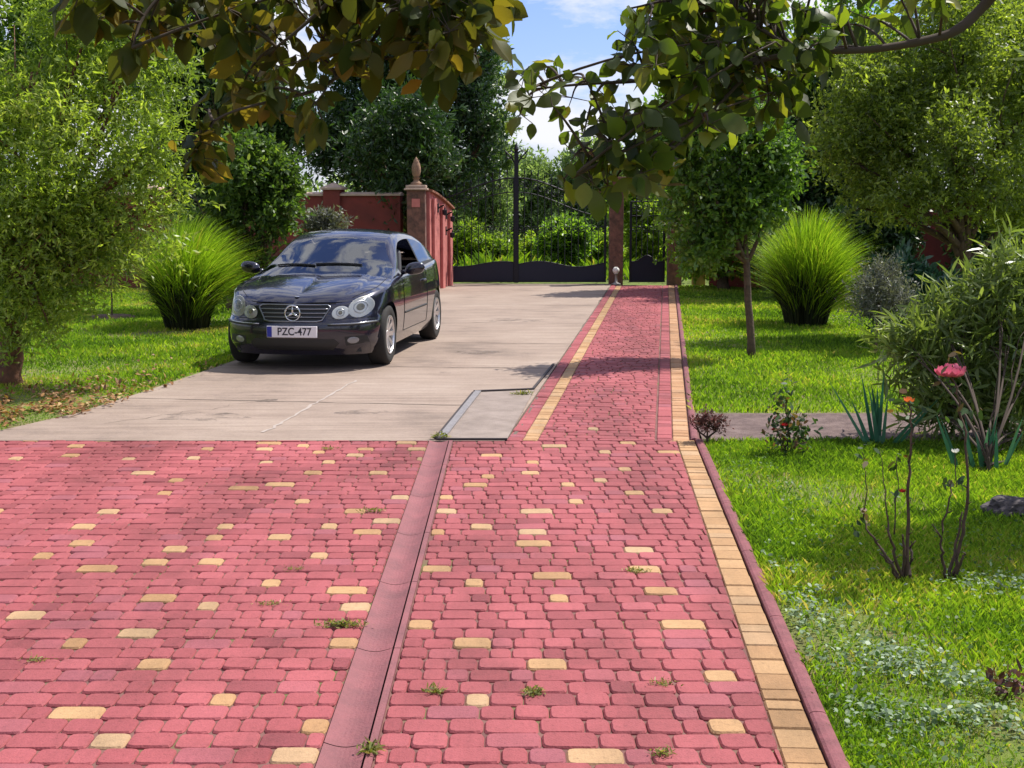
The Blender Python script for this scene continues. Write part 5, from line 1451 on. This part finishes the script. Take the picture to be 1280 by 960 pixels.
# ---- the two overhanging boughs with big leaves, close to the camera
def big_leaves(name, P, A, N, Ln, Wd, rnd, mat, parent):
    A = unit(A); S = unit(np.cross(A, N)); N = np.cross(S, A); n = len(P)
    t = np.array([0,.12,.32,.55,.78,1.0]); w_ = np.array([.05,.55,.95,1.0,.66,.04])*.5
    r_ = np.random.default_rng(17)
    curl = r_.uniform(-.15, .50, n)[:,None]; fold = r_.uniform(.05, .50, n)[:,None]; wav = r_.normal(0, .075, (n, 6, 2))
    C = P[:,None] + A[:,None]*(Ln[:,None]*t)[:,:,None] - N[:,None]*(curl*Ln[:,None]*t**2)[:,:,None]
    wv = Wd[:,None]*w_
    Lf = C - S[:,None]*wv[:,:,None] + N[:,None]*(wv*fold + Wd[:,None]*wav[:,:,0]*(w_ > .1))[:,:,None]
    Rt = C + S[:,None]*wv[:,:,None] + N[:,None]*(wv*fold + Wd[:,None]*wav[:,:,1]*(w_ > .1))[:,:,None]
    V = np.stack([Lf, C, Rt], 2); idx = np.arange(n*18).reshape(n, 6, 3)
    F = np.concatenate([np.stack([idx[:,:-1,j], idx[:,:-1,j+1], idx[:,1:,j+1], idx[:,1:,j]], -1).reshape(n,-1,4) for j in (0,1)], 1).reshape(-1,4)
    return np_mesh(name, V.reshape(-1,3), 4, len(F), F, [mat], {'rnd': ('FACE', np.repeat(np.clip(rnd,0,1), 10))}, parent, smooth=True)
def bough_tree(label, base, limb, clusters, mat, seed, ll, lw, hang, per=(9, 13), limbs2=(), thin=None, tr=.10):
    rnd = random.Random(seed); r_ = np.random.default_rng(seed)
    o = empty('fruit_tree', (base[0], base[1], 0)); tag(o, label, 'tree')
    off = Vector((base[0], base[1], 0)); lb = [W(*p) - off for p in limb]
    dense = [Vector(p) for p in catmull([tuple(p) for p in lb], 6)]; m = len(dense)
    mb = MB(); st = dense[0]
    up_ = Vector((0,0,1)); h_ = Vector((st.x, st.y, 0))
    q_ = [Vector((0,0,-.05)), Vector((.03,.02,.55)), h_*.06 + up_*st.z*.48, h_*.28 + up_*st.z*.80, h_*.62 + up_*st.z*.97, st]
    tp = [Vector(p) for p in catmull([tuple(p) for p in q_], 6)]; nt_ = len(tp)-1
    mb.tube(tp, [tr*1.3*(1-k/nt_)**.75 + .017 + (.03*(1-k/4) if k < 4 else 0) for k in range(nt_+1)], 12)
    mb.build('trunk', M_BARK, o, smooth=True)
    mb = MB(); mb.tube(dense, [.0155*(1-.93*k/(m-1))+.0014 for k in range(m)], 8)
    for l2 in limbs2:
        d2 = [Vector(p) for p in catmull([tuple(W(*p) - off) for p in l2], 5)]
        mb.tube(d2, [.0042*(1-.75*k/(len(d2)-1))+.0015 for k in range(len(d2))], 7); dense = dense + d2
    m = len(dense)
    P, A, N, sz_ = [], [], [], []
    for (px, py, D, rp) in clusters:
        c = W(px, py, D) - off
        j = min(range(m), key=lambda q: (dense[q]-c).length)
        s0 = dense[max(0, j-2)]; mid = s0.lerp(c, .55) + Vector((rnd.gauss(0,.03), rnd.gauss(0,.04), .04))
        tw = [s0*(1-t)**2 + mid*2*t*(1-t) + c*t*t for t in np.linspace(0,1,8)]
        mb.tube(tw, [.0034*(1-.7*t)+.0010 for t in np.linspace(0,1,8)], 5)
        R_ = rp*D/FPX
        for k in range(rnd.randint(*(thin[1] if thin and thin[0](px, py) else per))):
            t = rnd.random()
            p = c + Vector((rnd.gauss(0,1), rnd.gauss(0,1.2), rnd.gauss(0,1)))*R_*.45 if rnd.random() < .65 else tw[rnd.randint(4,7)]
            p = Vector(p); dirv = (p-c).normalized()*.6 + Vector((rnd.gauss(0,.5), rnd.gauss(0,.5), rnd.gauss(0,.5)-hang))
            P.append(p); A.append(dirv); N.append((rnd.gauss(0,1), rnd.gauss(0,1)-.35, rnd.gauss(0,.9)+.4)); sz_.append(rnd.uniform(.45, 1.25))
            # stalk to the leaf
            if (p-c).length > .012: mb.tube([c.lerp(p, .05), p], [.0014, .001], 4, caps=False)
    mb.build('branch', M_TWIG, o, smooth=True)
    n = len(P); sz_ = np.array(sz_)
    big_leaves('leaves', np.array(P), np.array(A), np.array(N), ll*sz_, lw*sz_*r_.uniform(.85,1.12,n), r_.random(n), mat, o)
    return o
ML_B1 = foliage('bough_leaf_bronze', [(0,(0.022,0.038,0.008)),(.5,(0.047,0.066,0.013)),(.85,(0.083,0.087,0.017)),(1,(0.144,0.118,0.024))], trans=.42, tcol=(1.5,1.2,.4), rough=.55, spec=.25, tboost=2.1)
ML_B2 = foliage('bough_leaf_green', [(0,(0.023,0.039,0.010)),(.5,(0.047,0.078,0.015)),(.85,(0.098,0.143,0.022)),(1,(0.156,0.156,0.033))], trans=0.42, tcol=(1.4,1.3,.35), rough=.45, spec=.35, tboost=2.2)
D1 = 3.3
c1 = [(140,25),(185,12),(165,60),(185,45),(245,18),(285,20),(300,55),(330,35),(345,65),(385,40),(405,70),(425,55),(430,90),(470,35),(455,70),(515,70),(545,85),(570,60),(585,20),(618,22),(600,55),(560,110),(500,25),(540,35),(380,10),(240,50),(330,95),(385,95),(345,150),(310,140),(270,150),(250,185),(265,205),(235,205),(395,150),(300,120),(430,20),(280,85),(120,30),(205,30),(480,95),(595,90),(615,5),(100,0)]
cl1 = [(x, y - (22 if x > 300 else 8), D1 + random.uniform(-.25,.3), 26) for x, y in c1] + [(random.uniform(90,600), random.uniform(-90,10), D1+random.uniform(-.3,.4), 36) for _ in range(38)] + [(random.uniform(380,600), random.uniform(0,60), D1+random.uniform(-.2,.4), 30) for _ in range(12)]
bough_tree('overhanging bough of bronze-green drooping leaves across the upper left', (-2.9, 2.2), [(-420,-190,2.9),(-150,-120,3.1),(60,-60,3.3),(220,-25,3.3),(400,-5,3.3),(540,0,3.35),(640,-20,3.4)], cl1, ML_B1, 201, .078, .045, .75, limbs2=[[(500,0,3.35),(450,70,3.3),(400,110,3.3),(345,125,3.25),(290,140,3.2),(252,160,3.2)],[(220,-25,3.3),(180,20,3.25),(165,60,3.2)],[(420,-5,3.3),(370,40,3.25),(330,70,3.25)],[(540,0,3.35),(555,50,3.3),(550,95,3.3)]])
D2 = 3.5
c2 = [(655,105),(680,95),(700,110),(665,130),(690,140),(715,130),(650,150),(730,105),(790,60),(800,30),(790,90),(760,130),(745,160),(730,175),(720,200),(760,185),(800,150),(790,190),(830,130),(820,90),(850,60),(840,20),(880,40),(870,90),(860,140),(850,180),(830,200),(800,225),(900,60),(920,100),(910,20),(950,50),(940,90),(985,100),(990,130),(970,60),(1010,70),(1030,80),(1050,40),(1000,20),(900,130),(960,20),(885,165),(770,230),(740,235),(705,232),(760,240),(800,235),(830,215),(1080,30),(815,170),(780,160),(870,10),(805,50),(845,105),(925,50)]
cl2 = [(x, y - 8, D2 + random.uniform(-.3,.3), 24) for x, y in c2] + [(random.uniform(820,1180), random.uniform(-90,0), D2+random.uniform(-.3,.4), 36) for _ in range(34)] + [(random.uniform(820,1000), random.uniform(0,150), D2+random.uniform(-.2,.4), 30) for _ in range(26)]
bough_tree('overhanging bough of rounded dark green leaves across the upper right', (2.9, 2.6), [(1420,-130,3.3),(1290,-60,3.4),(1232,5,3.5),(1195,38,3.5),(1150,52,3.5),(1085,62,3.5),(1000,66,3.5),(900,85,3.5),(810,100,3.5),(730,105,3.5),(660,112,3.5)], cl2, ML_B2, 202, .066, .042, .42, limbs2=[[(900,85,3.5),(830,130,3.45),(780,170,3.4),(745,195,3.35),(715,222,3.3)],[(950,75,3.5),(880,150,3.45),(820,205,3.4)],[(1000,66,3.5),(920,20,3.5),(850,0,3.5),(790,10,3.5)]], thin=(lambda x, y: x < 740, (4, 7)))
# ---- far wood on the horizon
r_ = np.random.default_rng(400)
bl = [(x, 70+r_.normal()*6, 1.2, 3.6+r_.random()*1.5, 3, 1.6+r_.random()*1.6) for x in np.linspace(-42, 46, 30)]
P, A, N, Ln, Wd, tone, *_ = crown(r_, bl, 6500, 6, .8, .42, .2, seed=44, gap=-1.5, gsc=.6)
leaf_cards('far_wood', P, A, N, Ln, Wd, tone, ML_GREY, None, 4)['kind'] = 'stuff'
# ================================================================== sky, sun, camera
EL, SAZ = math.radians(57), math.atan2(.84, .54)       # sun to the right and a little beyond the scene
sd = Vector((math.cos(EL)*math.sin(SAZ), math.cos(EL)*math.cos(SAZ), math.sin(EL)))
w = bpy.data.worlds.new('World'); SC.world = w; w.use_nodes = True
t = w.node_tree; t.nodes.clear()
wo = t.nodes.new('ShaderNodeOutputWorld'); bg = t.nodes.new('ShaderNodeBackground')
sky = t.nodes.new('ShaderNodeTexSky'); sky.sky_type = 'NISHITA'; sky.sun_disc = False
sky.sun_elevation = EL; sky.sun_rotation = SAZ; sky.air_density = 1.0; sky.dust_density = .6; sky.ozone_density = 1.5
tc = t.nodes.new('ShaderNodeTexCoord'); mp = t.nodes.new('ShaderNodeMapping'); mp.inputs['Scale'].default_value = (1, 1, 2.6)
mp.inputs['Location'].default_value = (3.3, 1.7, .5)
nz = t.nodes.new('ShaderNodeTexNoise'); nz.inputs['Scale'].default_value = 5.5; nz.inputs['Detail'].default_value = 8; nz.inputs['Roughness'].default_value = .58
cr = t.nodes.new('ShaderNodeValToRGB'); cr.color_ramp.elements[0].position = .45; cr.color_ramp.elements[1].position = .55
mx = t.nodes.new('ShaderNodeMix'); mx.data_type = 'RGBA'; mx.inputs[7].default_value = (4.35, 4.4, 4.75, 1)
lk = t.links.new
lk(tc.outputs['Generated'], mp.inputs['Vector']); lk(mp.outputs[0], nz.inputs['Vector']); lk(nz.outputs['Fac'], cr.inputs['Fac'])
lk(cr.outputs['Color'], mx.inputs['Factor']); tn = t.nodes.new('ShaderNodeMix'); tn.data_type = 'RGBA'; tn.blend_type = 'MULTIPLY'; tn.inputs['Factor'].default_value = 1; tn.inputs[7].default_value = (.47, .51, .74, 1); lk(sky.outputs['Color'], tn.inputs[6]); lk(tn.outputs[2], mx.inputs[6]); lk(mx.outputs[2], bg.inputs['Color'])
bg.inputs['Strength'].default_value = .145; lk(bg.outputs[0], wo.inputs['Surface'])
sl = bpy.data.lights.new('sun', 'SUN'); sl.energy = 4.4; sl.angle = math.radians(.5); sl.color = (1.0, .95, .86)
so = bpy.data.objects.new('sun', sl); COL.objects.link(so); so.rotation_euler = sd.to_track_quat('Z', 'Y').to_euler(); so.location = (10, 5, 20)
cd = bpy.data.cameras.new('camera'); cd.sensor_width = 36; cd.lens = 36*FPX/1280; cd.clip_end = 2000; cd.clip_start = .05
co = bpy.data.objects.new('camera', cd); COL.objects.link(co); co.location = (0, 0, CAMH); co.rotation_euler = (PI/2 - PITCH, 0, 0)
SC.camera = co
SC.view_settings.view_transform = 'Standard'; SC.view_settings.look = 'None'; SC.view_settings.exposure = .62; SC.view_settings.gamma = 1
SC.view_settings.use_curve_mapping = False
SC.render.engine = 'CYCLES'
cy = SC.cycles; cy.use_denoising = True; cy.max_bounces = 8; cy.diffuse_bounces = 4; cy.glossy_bounces = 4; cy.transmission_bounces = 6; cy.transparent_max_bounces = 12
cy.caustics_reflective = False; cy.caustics_refractive = False; cy.sample_clamp_indirect = 8
